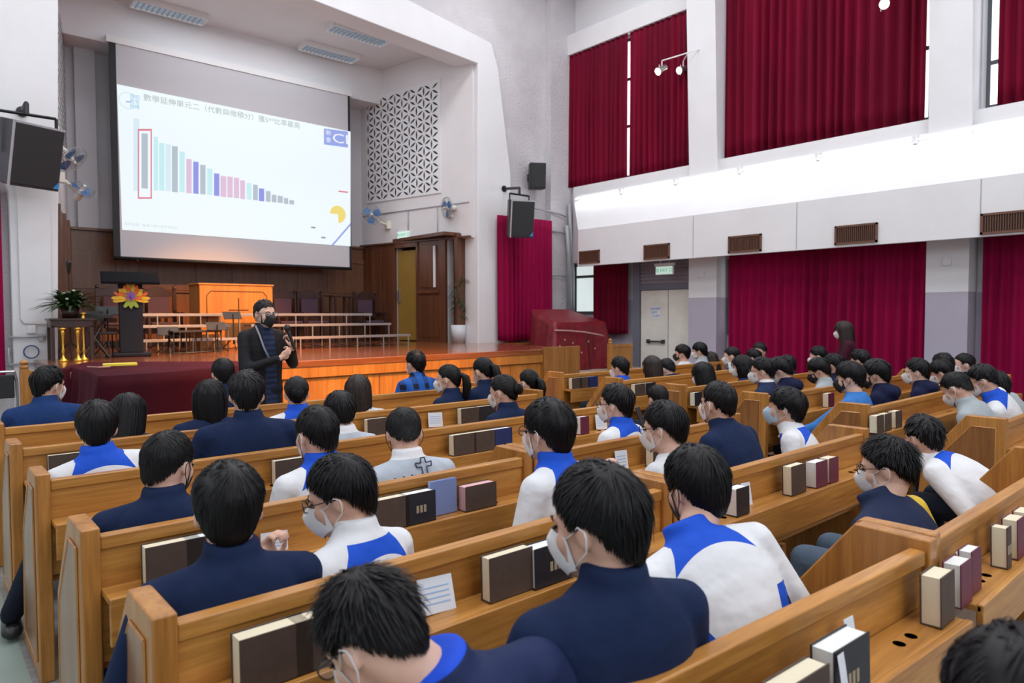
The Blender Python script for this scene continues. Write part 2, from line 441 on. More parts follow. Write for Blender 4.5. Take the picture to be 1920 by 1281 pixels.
def lattice(pt, s0, s1, z0, z1):
    w = MB()
    w.add([pt(s, d, z) for s in (s0 - .03, s1 + .03) for d in (0, 0.03) for z in (z0 - .03, z1 + .03)], [(0, 1, 3, 2), (4, 6, 7, 5), (0, 4, 5, 1), (2, 3, 7, 6), (0, 2, 6, 4), (1, 5, 7, 3)])
    E = 0.262; dx = E * 0.866
    leaf = []
    for q in range(7):
        t = q / 6; leaf.append((0.76 * (t - 0.5) * E, 0.022 * sin(pi * t)))
    for q in range(5, 0, -1):
        t = q / 6; leaf.append((0.76 * (t - 0.5) * E, -0.022 * sin(pi * t)))
    nx = int((s1 - s0) / dx) + 1; nz = int((z1 - z0) / E) + 1
    for i in range(nx + 1):
        for j in range(-1, nz + 1):
            cx = s0 + i * dx; cz = z0 + (j + 0.5 * (i % 2)) * E
            for an in (90, 30, -30):
                mx = cx + cos(rad(an)) * E / 2; mz = cz + sin(rad(an)) * E / 2
                if not (s0 + .02 < mx < s1 - .02 and z0 + .05 < mz < z1 - .05): continue
                ca, sa = cos(rad(an)), sin(rad(an))
                P = [(mx + a * ca - c * sa, mz + a * sa + c * ca) for a, c in leaf]
                n = len(P)
                w.add([pt(a, 0.032, c) for a, c in P], [tuple(range(n))], 1)
    return w


o = struct(lattice(sw, 0.92, 3.22, 4.22, 6.60).build('wall_lattice', [WHITE, LATD], fixn=False), 'white star lattice with painted shade in its openings on the right stage wall')
o = struct(lattice(lambda s, d, z: vs(s, d, z), 0.92, 3.22, 4.22, 6.60).build('wall_lattice', [WHITE, LATD], fixn=False), 'white star lattice with painted shade in its openings on the left stage wall')

# ---- right wall, piers, bulkhead
b = MB(); b.box(XR, XR + 0.2, -5.5, 11.6, 0, 9.5); struct(b.build('wall_right', WHITE))
for i, (y0, y1) in enumerate(((7.28, 7.90), (3.17, 3.73), (-0.95, -0.4))):
    b = MB(); b.prism([(XR, y0, 2.7), (11.52, y0, 2.7), (11.48, y0, 4.5), (11.28, y0, 9.4), (XR, y0, 9.4)], (0, y1 - y0, 0))
    b.box(11.5, XR, y0, y1, 1.86, 2.7); b.box(11.5, XR, y0, y1, 0, 1.86, 1)
    b.box(11.47, 11.5, (y0 + y1) / 2 - .06, (y0 + y1) / 2 + .06, 2.25, 2.37)
    struct(b.build('wall_pier', [WHITE, LILAC], bevel=0.008), ('white and lilac pier beside the fire door', 'white and lilac pier between the long lower curtains', 'white and lilac pier nearest the camera')[i])
b = MB(); b.box(XR - 0.02, XR, -5.5, 11.5, 0, 1.86)
struct(b.build('trim_9', LILAC))
b = MB(); b.prism([(10.9, -5.4, 2.58), (10.9, -5.4, 3.36), (11.60, -5.4, 4.22), (11.60, -5.4, 4.46), (11.9, -5.4, 4.46), (11.9, -5.4, 2.74), (11.0, -5.4, 2.74), (11.0, -5.4, 2.58)], (0, 16.72, 0))
b.v = [(x, y if y < 0 else 10.28 + (x - 10.9) * 1.15, z) for x, y, z in b.v]      # its stage end is cut on a slant
struct(b.build('wall_bulkhead', WHITE), 'long white duct bulkhead running along the right wall')
# lintel over the upper curtains next to the stage
b = MB(); b.prism([(11.9, 7.9, 7.52), (11.66, 7.9, 7.52), (11.62, 7.9, 7.95), (11.9, 7.9, 8.05)], (0, 3.5, 0)); struct(b.build('trim_10', WHITE))

b = MB()
for px in (1300, 1494, 1838):
    yj = at(px, 420, x=10.9).y; b.box(10.894, 10.9, yj - .004, yj + .004, 2.6, 3.35)
struct(b.build('trim_11', mat('panel_joint', (0.35, 0.35, 0.38), 0.7)), 'thin joints between the panels of the white bulkhead')
# vents
GRILLE = mat('brown_grille', (0.15, 0.062, 0.035), 0.5, var=0.2, vscale=9)
GRD = mat('grille_dark', (0.04, 0.016, 0.012), 0.7)
for i, (xa, xb_, pt_, pb_, w_) in enumerate(((1087, 1125, 470, 494, 'beside the grey pipes'), (1208, 1256, 458, 486, 'above the exit sign'), (1366, 1428, 441, 473, 'above the left end of the long lower curtain'),
                                         (1565, 1645, 421, 457, 'above the middle of the long lower curtain'), (1837, 1935, 397, 437, 'nearest the camera'))):
    ya = at(xa, 500, x=10.9).y; yb = at(xb_, 500, x=10.9).y; zt = at((xa + xb_) / 2, pt_, x=10.9).z; zb = at((xa + xb_) / 2, pb_, x=10.9).z
    zb = max(zb, 2.6)
    t = empty('air_vent', (10.9, (ya + yb) / 2, (zt + zb) / 2), label='brown slatted vent in the bulkhead ' + w_, cat='vent', group='air vents in the bulkhead')
    hy, hz = (ya - yb) / 2, (zt - zb) / 2
    b = MB(); b.box(-0.03, 0, -hy, hy, -hz, -hz + .03); b.box(-0.03, 0, -hy, hy, hz - .03, hz); b.box(-0.03, 0, -hy, -hy + .03, -hz, hz); b.box(-0.03, 0, hy - .03, hy, -hz, hz)
    b.build('frame', GRILLE, t)
    b = MB(); b.box(-0.008, 0, -hy + .02, hy - .02, -hz + .02, hz - .02); b.build('backing', GRD, t)
    b = MB(); n = int(hy * 2 / 0.028)
    for k in range(1, n): yy = -hy + k * 2 * hy / n; b.box(-0.024, -0.006, yy - .005, yy + .005, -hz + .03, hz - .03)
    b.build('slats', GRILLE, t)

# fluorescent battens under the sill
TUBE = mat('fluorescent_tube', (1, 1, 1), 0.4, emit=(0.93, 0.97, 1.0), estr=2.0)
br = [(1062, 378), (1163, 357), (1265, 337), (1385, 316), (1532, 289), (1715, 256), (1965, 214)]
ys = [at(px, py, x=11.45).y for px, py in br]
ys[0] = 10.95
WMET = mat('white_enamel', (0.8, 0.8, 0.8), 0.4)
for i in range(len(ys) - 1):
    ya, yb = ys[i], ys[i + 1]
    t = empty('fluorescent_light', (11.47, (ya + yb) / 2, 4.16), label='lit fluorescent batten under the upper sill, %s' % ('closest to the stage', 'second from the stage', 'third from the stage', 'fourth from the stage', 'fifth from the stage', 'nearest the camera')[i], cat='lamp', group='fluorescent battens on the bulkhead')
    L = (ya - yb) / 2
    b = MB(); b.cyl((0, -L + .05, 0), (0, L - .05, 0), 0.016, 8); b.build('tube', TUBE, t, smooth=True)
    b = MB(); b.box(0.035, 0.09, -L + .05, L - .05, 0.02, 0.07); b.build('batten', WMET, t)
    b = MB(); b.box(-0.03, 0.09, -L - .02, -L + .035, -0.06, 0.07); b.build('bracket', WMET, t, bevel=0.004)
    a = area('fluorescent_glow', (11.40, (ya + yb) / 2, 4.17), (0, rad(-52), 0), 0.05, (ya - yb) * 0.9, 1.5 * (ya - yb), (0.93, 0.97, 1.0)); a.rotation_euler = (0, rad(25), 0)
for yy in (9.8, 8.1, 6.2, 3.9):
    pass

# ---- windows behind the curtains
PANE = mat('bright_frosted_pane', (0.9, 0.93, 0.95), 0.3, emit=(0.85, 0.93, 1.0), estr=1.6)
PANE2 = mat('dim_frosted_pane', (0.55, 0.6, 0.6), 0.3, emit=(0.75, 0.86, 0.85), estr=0.55)
FR = mat('window_steel_frame', (0.07, 0.075, 0.09), 0.4)


def window(nm, y0, y1, z0, z1, bars, pane, lab):
    b = MB(); f = 0.05
    for a, c, d, e in ((y0, y1, z0 - f, z0), (y0, y1, z1, z1 + f), (y0 - f, y0, z0 - f, z1 + f), (y1, y1 + f, z0 - f, z1 + f)): b.box(XR - .07, XR - .02, a, c, d, e)
    for z in bars: b.box(XR - .065, XR - .02, y0, y1, z - .03, z + .03)
    o = struct(b.build(nm, FR), lab)
    b = MB(); b.box(XR - .045, XR - .03, y0, y1, z0, z1); b.build('pane', pane, o)
    return o


window('window_1', 10.68, 11.22, 1.62, 2.66, (2.42,), PANE2, 'small frosted window beside the grey pipes')
window('window_2', -0.35, 3.05, 4.55, 8.6, (5.15, 6.1, 7.1), PANE, 'bright upper window beyond the second pier')
window('window_3', 3.85, 7.2, 4.55, 8.6, (5.6, 6.6, 7.6), PANE, 'upper window behind the long red curtain')
window('window_4', 8.0, 11.3, 4.55, 7.4, (5.6, 6.6), PANE, 'upper window behind the pair of red curtains')
window('window_5', 3.85, 7.2, 1.2, 2.55, (2.2,), PANE2, 'lower window behind the long red curtain')


# ---- curtains
def curtain(name, P0, P1, z0, z1, m, label, group=None, pleat=0.13, amp=0.05, seed=0, skirt=None, n=None, cat='curtain', skew=0.0):
    """pleated cloth hanging between two plan points"""
    rnd = random.Random(seed); P0 = V((*P0, 0)); P1 = V((*P1, 0)); d = P1 - P0; L = d.length; d /= L; nrm = V((-d.y, d.x, 0))
    npl = max(3, int(L / pleat)); N = npl * 8; NZ = 14
    ph = []; a = 0
    for i in range(npl + 1): ph.append((a, rnd.uniform(0.55, 1.25))); a += rnd.uniform(0.7, 1.3)
    tot = ph[-1][0]; ph = [(p / tot, q) for p, q in ph]

    def off(u):
        for i in range(npl):
            if ph[i][0] <= u <= ph[i + 1][0] + 1e-9:
                t = (u - ph[i][0]) / (ph[i + 1][0] - ph[i][0]); am = ph[i][1] * (1 - t) + ph[i + 1][1] * t
                return am, sin(2 * pi * t)
        return 1, 0
    vs = []; nvs = N + 1
    for side in (0, 1):
        for j in range(NZ + 1):
            v = j / NZ; z = z1 + (z0 - z1) * v
            for i in range(N + 1):
                u = i / N; am, sn = off(u)
                k = amp * am * (0.35 + 0.65 * min(1, v * 2.0))
                wob = 0.35 * amp * sin(5 * u * L + 2.2 * v + seed) * v
                p = P0 + d * (L * u + skew * v * (1 - u)) + nrm * (k * sn + wob + (0.012 if side else 0))
                vs.append((p.x, p.y, z + (0.015 * sin(9 * u * L + seed) if j == NZ else 0)))
    fs = []
    for side in (0, 1):
        o = side * (NZ + 1) * nvs
        for j in range(NZ):
            for i in range(N):
                q = (o + j * nvs + i, o + j * nvs + i + 1, o + (j + 1) * nvs + i + 1, o + (j + 1) * nvs + i)
                fs.append(q if side == 0 else q[::-1])
    o2 = (NZ + 1) * nvs
    for i in range(N):
        fs.append((NZ * nvs + i, NZ * nvs + i + 1, o2 + NZ * nvs + i + 1, o2 + NZ * nvs + i)); fs.append((i + 1, i, o2 + i, o2 + i + 1))
    for j in range(NZ):
        fs.append((j * nvs, (j + 1) * nvs, o2 + (j + 1) * nvs, o2 + j * nvs)); fs.append(((j + 1) * nvs + N, j * nvs + N, o2 + j * nvs + N, o2 + (j + 1) * nvs + N))
    b = MB(); b.add(vs, fs)
    return tag(b.build(name, m, smooth=True), label, cat, group)


xc = XR - 0.18
G = 'red curtains over the upper windows'
curtain('curtain', (xc, 11.44), (xc, 9.62), 4.48, 7.56, CRIMSON, 'dark red upper curtain closest to the stage', G, seed=1)
curtain('curtain', (xc, 9.55), (xc, 7.92), 4.48, 7.56, CRIMSON, 'dark red upper curtain behind the silver spotlight', G, seed=2)
curtain('curtain', (xc, 7.30), (xc, 3.86), 4.48, 9.0, CRIMSON, 'wide dark red upper curtain between two white piers', G, seed=3, amp=0.07, pleat=0.17)
curtain('curtain', (xc, 2.93), (xc, -0.2), 4.48, 9.0, CRIMSON, 'upper curtain pulled aside from the bright window', G, seed=4, amp=0.07, pleat=0.17)
G = 'red curtains below the bulkhead'
curtain('curtain', (xc, 10.58), (xc, 9.58), 1.12, 2.7, CRIMSON, 'short red curtain between small window and fire door', G, seed=5, amp=0.04)
curtain('curtain', (xc, 7.16), (xc, 3.78), 0.12, 2.7, MAGENTA, 'long red floor curtain behind the standing woman', G, seed=6, amp=0.06, pleat=0.16)
curtain('curtain', (xc, 3.06), (xc, -0.3), 0.12, 2.7, MAGENTA, 'long red floor curtain at the right picture edge', G, seed=7, amp=0.06, pleat=0.16)
curtain('stage_curtain', (9.48, YF - 0.22), (11.02, YF - 0.30), 0.98, 3.66, MAGENTA, 'bright magenta pleated curtain beside the stage opening', None, seed=8, amp=0.045, pleat=0.12)
curtain('stage_curtain', (0.3, YF - 0.2), (0.98, YF - 0.2), 0.6, 3.3, MAGENTA, 'narrow strip of magenta curtain left of the white pillar', None, seed=9, amp=0.045, pleat=0.12)

# ---- fire door, shutter, exit signs
DOORM = mat('cream_door', (0.86, 0.84, 0.76), 0.5, var=0.12, vscale=3)
b = MB(); b.box(XR - .12, XR - .02, 9.33, 9.50, 0, 2.74); b.box(XR - .10, XR - .02, 7.9, 9.4, 2.06, 2.16); b.box(XR - .06, XR - .02, 7.9, 9.4, 2.16, 2.74, 1)
for k in range(7): b.box(XR - .085, XR - .05, 7.9, 9.34, 2.19 + k * 0.08, 2.23 + k * 0.08, 1)
dr = struct(b.build('door_2', [mat('door_frame_grey', (0.18, 0.19, 0.24), 0.5), mat('shutter_grey', (0.30, 0.29, 0.34), 0.5, 0.2)], bevel=0.004), 'cream double fire door below a grey roller shutter', 'door')
for y0, y1 in ((8.62, 9.31), (7.92, 8.60)):
    b = MB(); b.box(XR - .08, XR - .03, y0, y1, 0.02, 2.05); b.build('door_leaf', DOORM, dr, bevel=0.006)
b = MB(); b.cyl((XR - .13, 8.7, 0.98), (XR - .13, 9.1, 0.98), 0.018, 8); b.box(XR - .14, XR - .08, 8.68, 8.74, .94, 1.02); b.box(XR - .14, XR - .08, 9.06, 9.12, .94, 1.02); b.build('door_handle', DKGREY, dr)
NOT = mat('paper_white', (0.85, 0.86, 0.88), 0.7)
INKB = mat('blue_ink', (0.03, 0.16, 0.45), 0.6)
b = MB(); b.box(XR - .088, XR - .081, 8.80, 9.08, 1.46, 1.72); nt_ = b.build('notice', NOT); nt_.parent = dr
for k, t_ in enumerate(('請保持關閉', '防煙門', '小心開門')): text(t_, 0.052, INKB, 'lettering', nt_, frameM((XR - .0885, 9.06 - 0.02 * k, 1.66 - 0.075 * k), (0, -1, 0), (-1, 0, 0)))
SIGN = mat('exit_sign_face', (0.6, 0.75, 0.68), 0.4, emit=(0.66, 0.92, 0.80), estr=0.35)
GRN = mat('exit_green', (0.0, 0.22, 0.12), 0.5, emit=(0.0, 0.30, 0.16), estr=0.5)


def exit_sign(nm, M, label, hanging):
    t = empty(nm, (0, 0, 0), label=label, cat='sign'); t.matrix_world = M
    b = MB(); b.box(-0.2, 0.2, -0.085, 0.085, -0.05, 0); b.build('sign_box', WMET, t, bevel=0.004)
    b = MB(); b.box(-0.19, 0.19, -0.075, 0.075, 0, 0.004); b.build('sign_face', SIGN, t)
    text('出 EXIT 口', 0.085, GRN, 'lettering', t, Matrix.Translation((0, 0.0, 0.005)), align='CENTER')
    if hanging:
        b = MB(); b.box(-0.22, 0.22, 0.09, 0.14, -0.06, 0.01); b.cyl((-.1, .12, -.02), (-.1, .40, -.02), .008, 6); b.cyl((.1, .12, -.02), (.1, .40, -.02), .008, 6); b.build('hanger', WMET, t)
    return t


pe = at(1245, 507, x=11.3)
exit_sign('exit_sign', frameM(pe, (0.05, -1, 0), (-1, -0.05, 0)), 'lit green and white exit sign over the fire door', True)
pe = sw(2.02, 0.05, 3.36)
exit_sign('exit_sign', frameM(pe, -RU, RN), 'pale exit sign above the ochre stage door', False)

# ---- pipes at the front right corner
for i, (pts, r, lab) in enumerate((
    ([(11.74, 11.24, 1.55), (11.74, 11.24, 2.5), (11.66, 11.2, 3.0), (11.60, 11.22, 4.1)], 0.045, 'thick grey pipe climbing the corner beside the small window'),
    ([(11.60, 11.22, 1.4), (11.60, 11.22, 2.9), (11.52, 11.22, 3.6)], 0.06, 'silver vertical duct next to the small window'),
    ([(9.9, 11.46, 4.0), (11.3, 11.24, 3.85), (11.5, 11.24, 3.8)], 0.02, 'thin upper conduit across the front wall'),
    ([(10.3, 11.44, 3.5), (11.08, 11.30, 3.45), (11.5, 11.24, 3.42)], 0.02, 'thin middle conduit across the front wall'),
    ([(11.04, 11.25, 2.45), (11.5, 11.22, 2.43)], 0.02, 'short conduit beside the magenta curtain'),
    ([(1.02, 11.34, 1.26), (1.5, 11.34, 1.27)], 0.014, 'thin upper conduit low on the left white pillar'),
    ([(1.02, 11.34, 1.12), (1.02, 11.34, 0.9), (1.52, 11.34, 0.9)], 0.014, 'thin bent conduit low on the left white pillar'))):
    b = MB(); b.tube(pts, r, 8); tag(b.build('pipe', PIPE, smooth=True), lab, 'pipe')
b = MB()
for k in range(26): pass
ring = [(1.27 + 0.085 * cos(2 * pi * k / 20), 11.33 - 0.004 * (k % 3), 1.06 + 0.085 * sin(2 * pi * k / 20)) for k in range(62)]
b.tube(ring, 0.008, 6)
tag(b.build('coiled_cable', mat('blue_cable', (0.04, 0.06, 0.22), 0.5), smooth=True), 'coil of dark blue cable hung on the white pillar', 'cable')
for (a_, c_, d_, e_), lb in zip(((1.36, 1.41, 1.2, 1.3), (1.44, 1.52, 1.22, 1.36), (1.46, 1.52, 1.02, 1.12)), ('left of the taller one', 'tallest, by the pillar edge', 'lowest, beside the coiled cable')):
    b = MB(); b.box(a_, c_, 11.33, 11.38, d_, e_); tag(b.build('socket_box', PIPE, bevel=0.006), 'grey socket box on the left white pillar, ' + lb, 'socket', 'socket boxes on the pillar')
b = MB(); b.box(1.23, 1.33, 11.335, 11.385, 1.31, 1.42)
tag(b.build('junction_box', WMET, bevel=0.006), 'white junction box on the left pillar', 'socket')
b = MB(); b.tube([sw(3.4, 0.02, 3.9), sw(0.1, 0.02, 3.92)], 0.012, 6); b.tube([sw(1.9, 0.02, 3.9), sw(1.9, 0.02, 3.45)], 0.012, 6); b.tube([sw(1.0, .02, 3.9), sw(1.0, .02, 3.2)], 0.01, 6)
tag(b.build('pipe', PIPE, smooth=True), 'thin conduit running below the right lattice', 'pipe')

# ---- louvre lights in the stage ceiling
LOUV = mat('louvre_metal', (0.45, 0.48, 0.52), 0.35, 0.5)
LGL = mat('louvre_glow', (0.8, 0.85, 0.9), 0.5, emit=(0.8, 0.9, 1), estr=1.1)
for i, (c, lab) in enumerate((((645, 95), 'louvred ceiling light over the right of the stage, farther from the hall'), ((672, 62), 'louvred ceiling light over the right of the stage, nearer the hall'), ((318, 18), 'louvred ceiling light above the left half of the screen'))):
    p = at(*c, z=7.18); c_ = (618, 96) if i == 0 else c
    p = at(*c_, z=7.18)
    t = empty('ceiling_light', p, label=lab, cat='lamp', group='louvred lights in the stage ceiling')
    b = MB()
    L, Wd = 0.62, 0.19
    for q in (-Wd, Wd): b.box(-L, L, q - .012, q + .012, -0.08, 0.02)
    for q in (-L, L): b.box(q - .012, q + .012, -Wd, Wd, -0.08, 0.02)
    b.build('frame', WMET, t)
    b = MB()
    for q in (-0.1, 0, 0.1): b.box(-L, L, q - .006, q + .006, -0.07, -0.01)
    for k in range(1, 14): xx = -L + k * 2 * L / 14; b.box(xx - .005, xx + .005, -Wd, Wd, -0.07, -0.01)
    b.build('louvre', LOUV, t)
    b = MB(); b.box(-L, L, -Wd, Wd, 0.0, 0.015); b.build('diffuser', LGL, t)


# ---- wall fans
FANB = mat('fan_blade_blue', (0.02, 0.13, 0.36), 0.3)
FANW = mat('fan_cream', (0.75, 0.73, 0.65), 0.4)
WIRE = mat('fan_wire', (0.33, 0.34, 0.37), 0.35, 0.6)


def wall_fan(pos, wall, face, label, R=0.225):
    """pos: centre of the fan head, wall: point on the wall it is screwed to, face: direction the blades face"""
    t = empty('wall_fan', wall, label=label, cat='fan', group='blue wall fans at the stage'); t.rotation_mode = 'QUATERNION'
    wl = V(pos) - V(wall); q = V(face).normalized().to_track_quat('Z', 'Y').to_matrix()
    b = MB(); b.box(-.06, .06, -.06, .06, -.09, .09); b.tube([(0, 0, 0), wl * .5 + V((0, 0, -.05)), wl - V(face).normalized() * .12], .028, 8); b.build('mount', FANW, t, smooth=False, bevel=0.01)
    b = MB(); b.cap(wl - V(face).normalized() * .17, wl - V(face).normalized() * .05, .06, .065); b.build('motor', FANW, t, smooth=True)
    b = MB()
    P = lambda r, a, z: wl + q @ V((r * cos(a), r * sin(a), z))
    for (r, z) in ((R, 0.0), (R * .97, 0.03), (R * .97, -.03), (R * .6, .055), (R * .25, .065), (R * .6, -.05)):
        b.tube([P(r, 2 * pi * k / 28, z) for k in range(29)], 0.006 if r == R else 0.003, 5)
    for k in range(18):
        a = 2 * pi * k / 18
        b.tube([P(0.02, a, .068), P(R * .6, a, .055), P(R, a, 0), P(R * .6, a, -.05)], 0.0022, 4)
    b.build('cage', WIRE, t, smooth=True)
    b = MB()
    for k in range(3):
        a0 = 2 * pi * k / 3 + 0.4
        b.grid(lambda u, v: P(0.03 + (R * .88 - .03) * v, a0 + (u - .5) * 1.35 * (0.45 + 0.55 * sin(pi * min(1, v * .75 + .2))), 0.02 * (u - .5)), 6, 6)
    b.build('blade', FANB, t, smooth=True)
    b = MB(); b.cap(P(0, 0, -.01), P(0, 0, .06), .035, .028); b.build('hub', FANW, t, smooth=True)
    return t


wall_fan(at(697, 403, y=13.9), sw(2.55, 0.02, 3.62), (-0.55, -1, 0.05), 'wall fan with blue blades left of the pale exit sign')
p = at(838, 390, y=12.0); wall_fan(p, sw(0.62, 0.02, 3.72), (-1, 0.15, -0.1), 'wall fan seen edge-on below the right lattice')
p = at(134, 299, y=12.2); wall_fan(p, vs(0.7, 0.02, 4.25), (0.55, -0.5, -0.75), 'larger tilted wall fan beside the left loudspeaker', 0.235)
p = at(155, 355, y=13.1); wall_fan(p, vs(1.6, 0.02, 3.75), (0.35, -0.6, 0.75), 'lower tilted wall fan on the left stage wall', 0.20)


# ---- loudspeakers
GRL = mat('speaker_grille', (0.016, 0.017, 0.02), 0.6, bump=0.3, bscale=300)
SILV = mat('speaker_silver_edge', (0.5, 0.5, 0.53), 0.35, 0.3)
BLUEM = mat('blue_badge', (0.03, 0.25, 0.6), 0.4)


def loudspeaker(c, yaw, tilt, wx, wy, wz, label, bracket, badge=True):
    t = empty('loudspeaker', c, label=label, cat='loudspeaker')
    M = Matrix.Rotation(yaw, 4, 'Z') @ Matrix.Rotation(tilt, 4, 'X')      # local -Y is the front
    b = MB(); b.prism([(-wx * .42, wy / 2, -wz / 2), (wx * .42, wy / 2, -wz / 2), (wx / 2, -wy / 2, -wz / 2), (-wx / 2, -wy / 2, -wz / 2)], (0, 0, wz))
    b.v = [tuple(M @ V(p)) for p in b.v]; b.build('cabinet', DKGREY if badge else BLACK, t, bevel=0.012)
    b = MB(); b.box(-wx / 2 + .02, wx / 2 - .02, -wy / 2 - .02, -wy / 2, -wz / 2 + .03, wz / 2 - .03, M=M); b.build('grille', GRL, t, bevel=0.006)
    if badge:
        b = MB(); b.box(-wx / 2, wx / 2, -wy / 2 - .012, -wy / 2 + .01, wz / 2 - .025, wz / 2, M=M); b.box(-wx / 2 - .004, -wx / 2 + .018, -wy / 2 - .012, -wy / 2 + .01, -wz / 2, wz / 2, M=M); b.build('silver_edge', SILV, t)
        b = MB(); b.prism([M @ V(q) for q in ((wx / 2 - .09, -wy / 2 - .026, -wz / 2 + .035), (wx / 2 - .02, -wy / 2 - .026, -wz / 2 + .035), (wx / 2 - .02, -wy / 2 - .026, -wz / 2 + .13))], M.to_3x3() @ V((0, .004, 0))); b.build('badge', BLUEM, t)
        b = MB(); z1 = wz / 2 + 0.11
        ub = [(-wx / 2 - .02, 0, 0), (-wx / 2 - .02, 0, z1), (wx / 2 + .02, 0, z1), (wx / 2 + .02, 0, 0)]
        for p0, p1 in zip(ub[:-1], ub[1:]): b.tube([p0, p1], 0.02, 4)
        b.tube([(0, 0, z1), (0, 0, z1 + .14), V(bracket) - V(c)], 0.03, 6); b.cyl(V(bracket) - V(c), V(bracket) - V(c) + V((0, .06, 0)), .07, 10)
        b.build('bracket', BLACK, t)
    else:
        b = MB(); b.tube([(0, .1, -.05), V((0.05, .28, 0.0))], .025, 6); b.box(-.02, .12, .24, .30, -.08, .08); b.build('bracket', BLACK, t)
    return t


c = at(974, 410, y=10.75)
loudspeaker(c, rad(-25), rad(10), 0.50, 0.45, 0.76, 'large black loudspeaker on an arm in front of the magenta curtain', V((9.75, 11.36, 4.25)))
c = at(52, 290, y=10.85)
loudspeaker(c, rad(20), rad(14), 0.60, 0.45, 0.80, 'large black loudspeaker hung from the left white pillar', V((1.25, 11.36, c.z + 0.66)))
c = at(1006, 331, y=11.22)
loudspeaker(c, rad(-30), rad(4), 0.36, 0.30, 0.56, 'small black wall loudspeaker above the larger one', None, badge=False)


# ---- spotlights on the piers
def spotlamp(c, aim, arm, label, on=True):
    t = empty('spotlight', arm, label=label, cat='spotlight', group='spotlights on the piers')
    o = V(arm); a = V(aim).normalized(); cc = V(c) - o
    b = MB(); b.tube([cc - a * .13, cc - a * .10, cc + a * .08, cc + a * .12], [.035, .055, .055, .075], 14); b.build('housing', STEEL, t, smooth=True)
    b = MB(); b.tube([cc + a * .105, cc + a * .122], [.066, .068], 14); b.build('lens', mat('warm_lens', (1, 0.9, 0.7), 0.3, emit=(1, 0.86, 0.6), estr=6), t)
    b = MB(); b.tube([(0, 0, 0), cc + V((0, 0, .16))], 0.012, 6); b.tube([cc + V((0, 0, .16)), cc + V((0, 0, .04))], 0.01, 6); b.tube([cc + V((0, 0.06, .1)), cc + V((0, .06, -.1))], 0.008, 5); b.build('arm', WMET, t)


spotlamp(at(1241, 130, x=10.95), (-1.2, 0.2, -0.75), (11.42, 7.6, 6.55), 'silver spotlight on an arm in front of the upper curtain')
spotlamp(at(1281, 130, x=11.6), (-1.2, 0.2, -0.5), (11.42, 7.85, 6.6), 'second spotlight half hidden behind the pier')
spotlamp(at(1660, 6, x=10.9), (-1.2, -0.3, -0.6), (11.42, 3.6, 6.2), 'bright spotlight at the top edge before the wide curtain')

# ================================================================== PROJECTION SCREEN
YS = 14.1
q = lambda px, py, y=YS: at(px, py, y=y)
SCRM = mat('screen_fabric', (0.56, 0.55, 0.58), 0.8)
BORD = mat('screen_black_border', (0.008, 0.008, 0.01), 0.6)
x0, x1 = q(216, 300).x, q(657, 300).x
zt, zb = 6.43, q(440, 494).z
t = empty('projection_screen', ((x0 + x1) / 2, YS, zb), label='large pull-down projection screen with a bar chart slide', cat='screen')
b = MB(); b.box(x0 + .05, x1 - .05, YS, YS + .012, zb + .03, zt); o = b.build('fabric', SCRM); o.parent = t; o.matrix_parent_inverse = Matrix.Translation(-V(t.location))
INV = Matrix.Translation(-V(t.location))


def sc(b, n, m, **k):
    o = b.build(n, m, **k); o.parent = t; o.matrix_parent_inverse = INV; return o


b = MB(); b.box(x0 - .06, x0 + .05, YS - .004, YS + .016, zb, zt); sc(b, 'border', BORD); b = MB(); b.box(x1 - .05, x1 + .0, YS - .004, YS + .016, zb, zt); sc(b, 'border', BORD)
b = MB(); b.cyl((x0 - .06, YS + .005, zb), (x1, YS + .005, zb), 0.035, 10); sc(b, 'weight_bar', BORD, smooth=True)
b = MB(); b.box(x0 - .1, x1 + .05, YS - .02, YS + .12, zt - .02, zt + .1); sc(b, 'roller_case', WMET)


def em(n, c, s=0.62): return mat(n, tuple(v * .25 for v in c), 0.6, spec=0.1, emit=c, estr=s)


SLB = em('slide_white', (0.80, 0.88, 0.91), 0.70)
sl = [q(219, 158), q(229, 431), q(657, 462), q(657, 247)]
for p_ in sl: p_.y = YS - .006
b = MB(); b.prism([sl[0], sl[1], sl[2], sl[3]], (0, .004, 0)); slide = sc(b, 'slide', SLB)
SM = [em('slide_cyan', (0.58, 0.86, 0.90)), em('slide_grey', (0.48, 0.55, 0.62)), em('slide_pink', (0.75, 0.55, 0.72)), em('slide_blue', (0.30, 0.33, 0.80)), em('slide_red', (0.72, 0.22, 0.30)),
      em('slide_yellow', (0.88, 0.72, 0.22)), em('slide_dark', (0.30, 0.34, 0.38)), em('slide_logo_blue', (0.33, 0.40, 0.82)), em('slide_pale', (0.70, 0.86, 0.94))]
C_, G_, P_, B_ = 0, 1, 2, 3
bars = [(250, 261, 222, 358, 8), (265, 277, 250, 353, G_), (288, 296, 256, 357, C_), (298, 308, 268, 357, C_), (310, 320, 270, 358, 8), (322, 333, 274, 360, G_), (336, 346, 284, 360, C_), (349, 359, 298, 362, P_), (362, 372, 303, 363, B_),
        (375, 385, 309, 364, G_), (388, 398, 316, 365, C_), (401, 411, 325, 367, B_), (413, 424, 330, 369, P_), (426, 436, 331, 370, P_), (438, 448, 333, 371, P_), (450, 459, 338, 373, P_), (462, 471, 343, 374, C_), (474, 483, 346, 375, G_),
        (485, 495, 353, 377, B_), (498, 507, 358, 378, G_), (509, 518, 365, 379, G_), (520, 530, 367, 380, G_), (532, 540, 371, 382, G_), (542, 551, 375, 383, G_)]
b = MB(); yy = YS - .0105


def flat(b, pts, mi, y=yy): b.add([V((p.x, y, p.z)) for p in pts], [tuple(range(len(pts)))], mi)


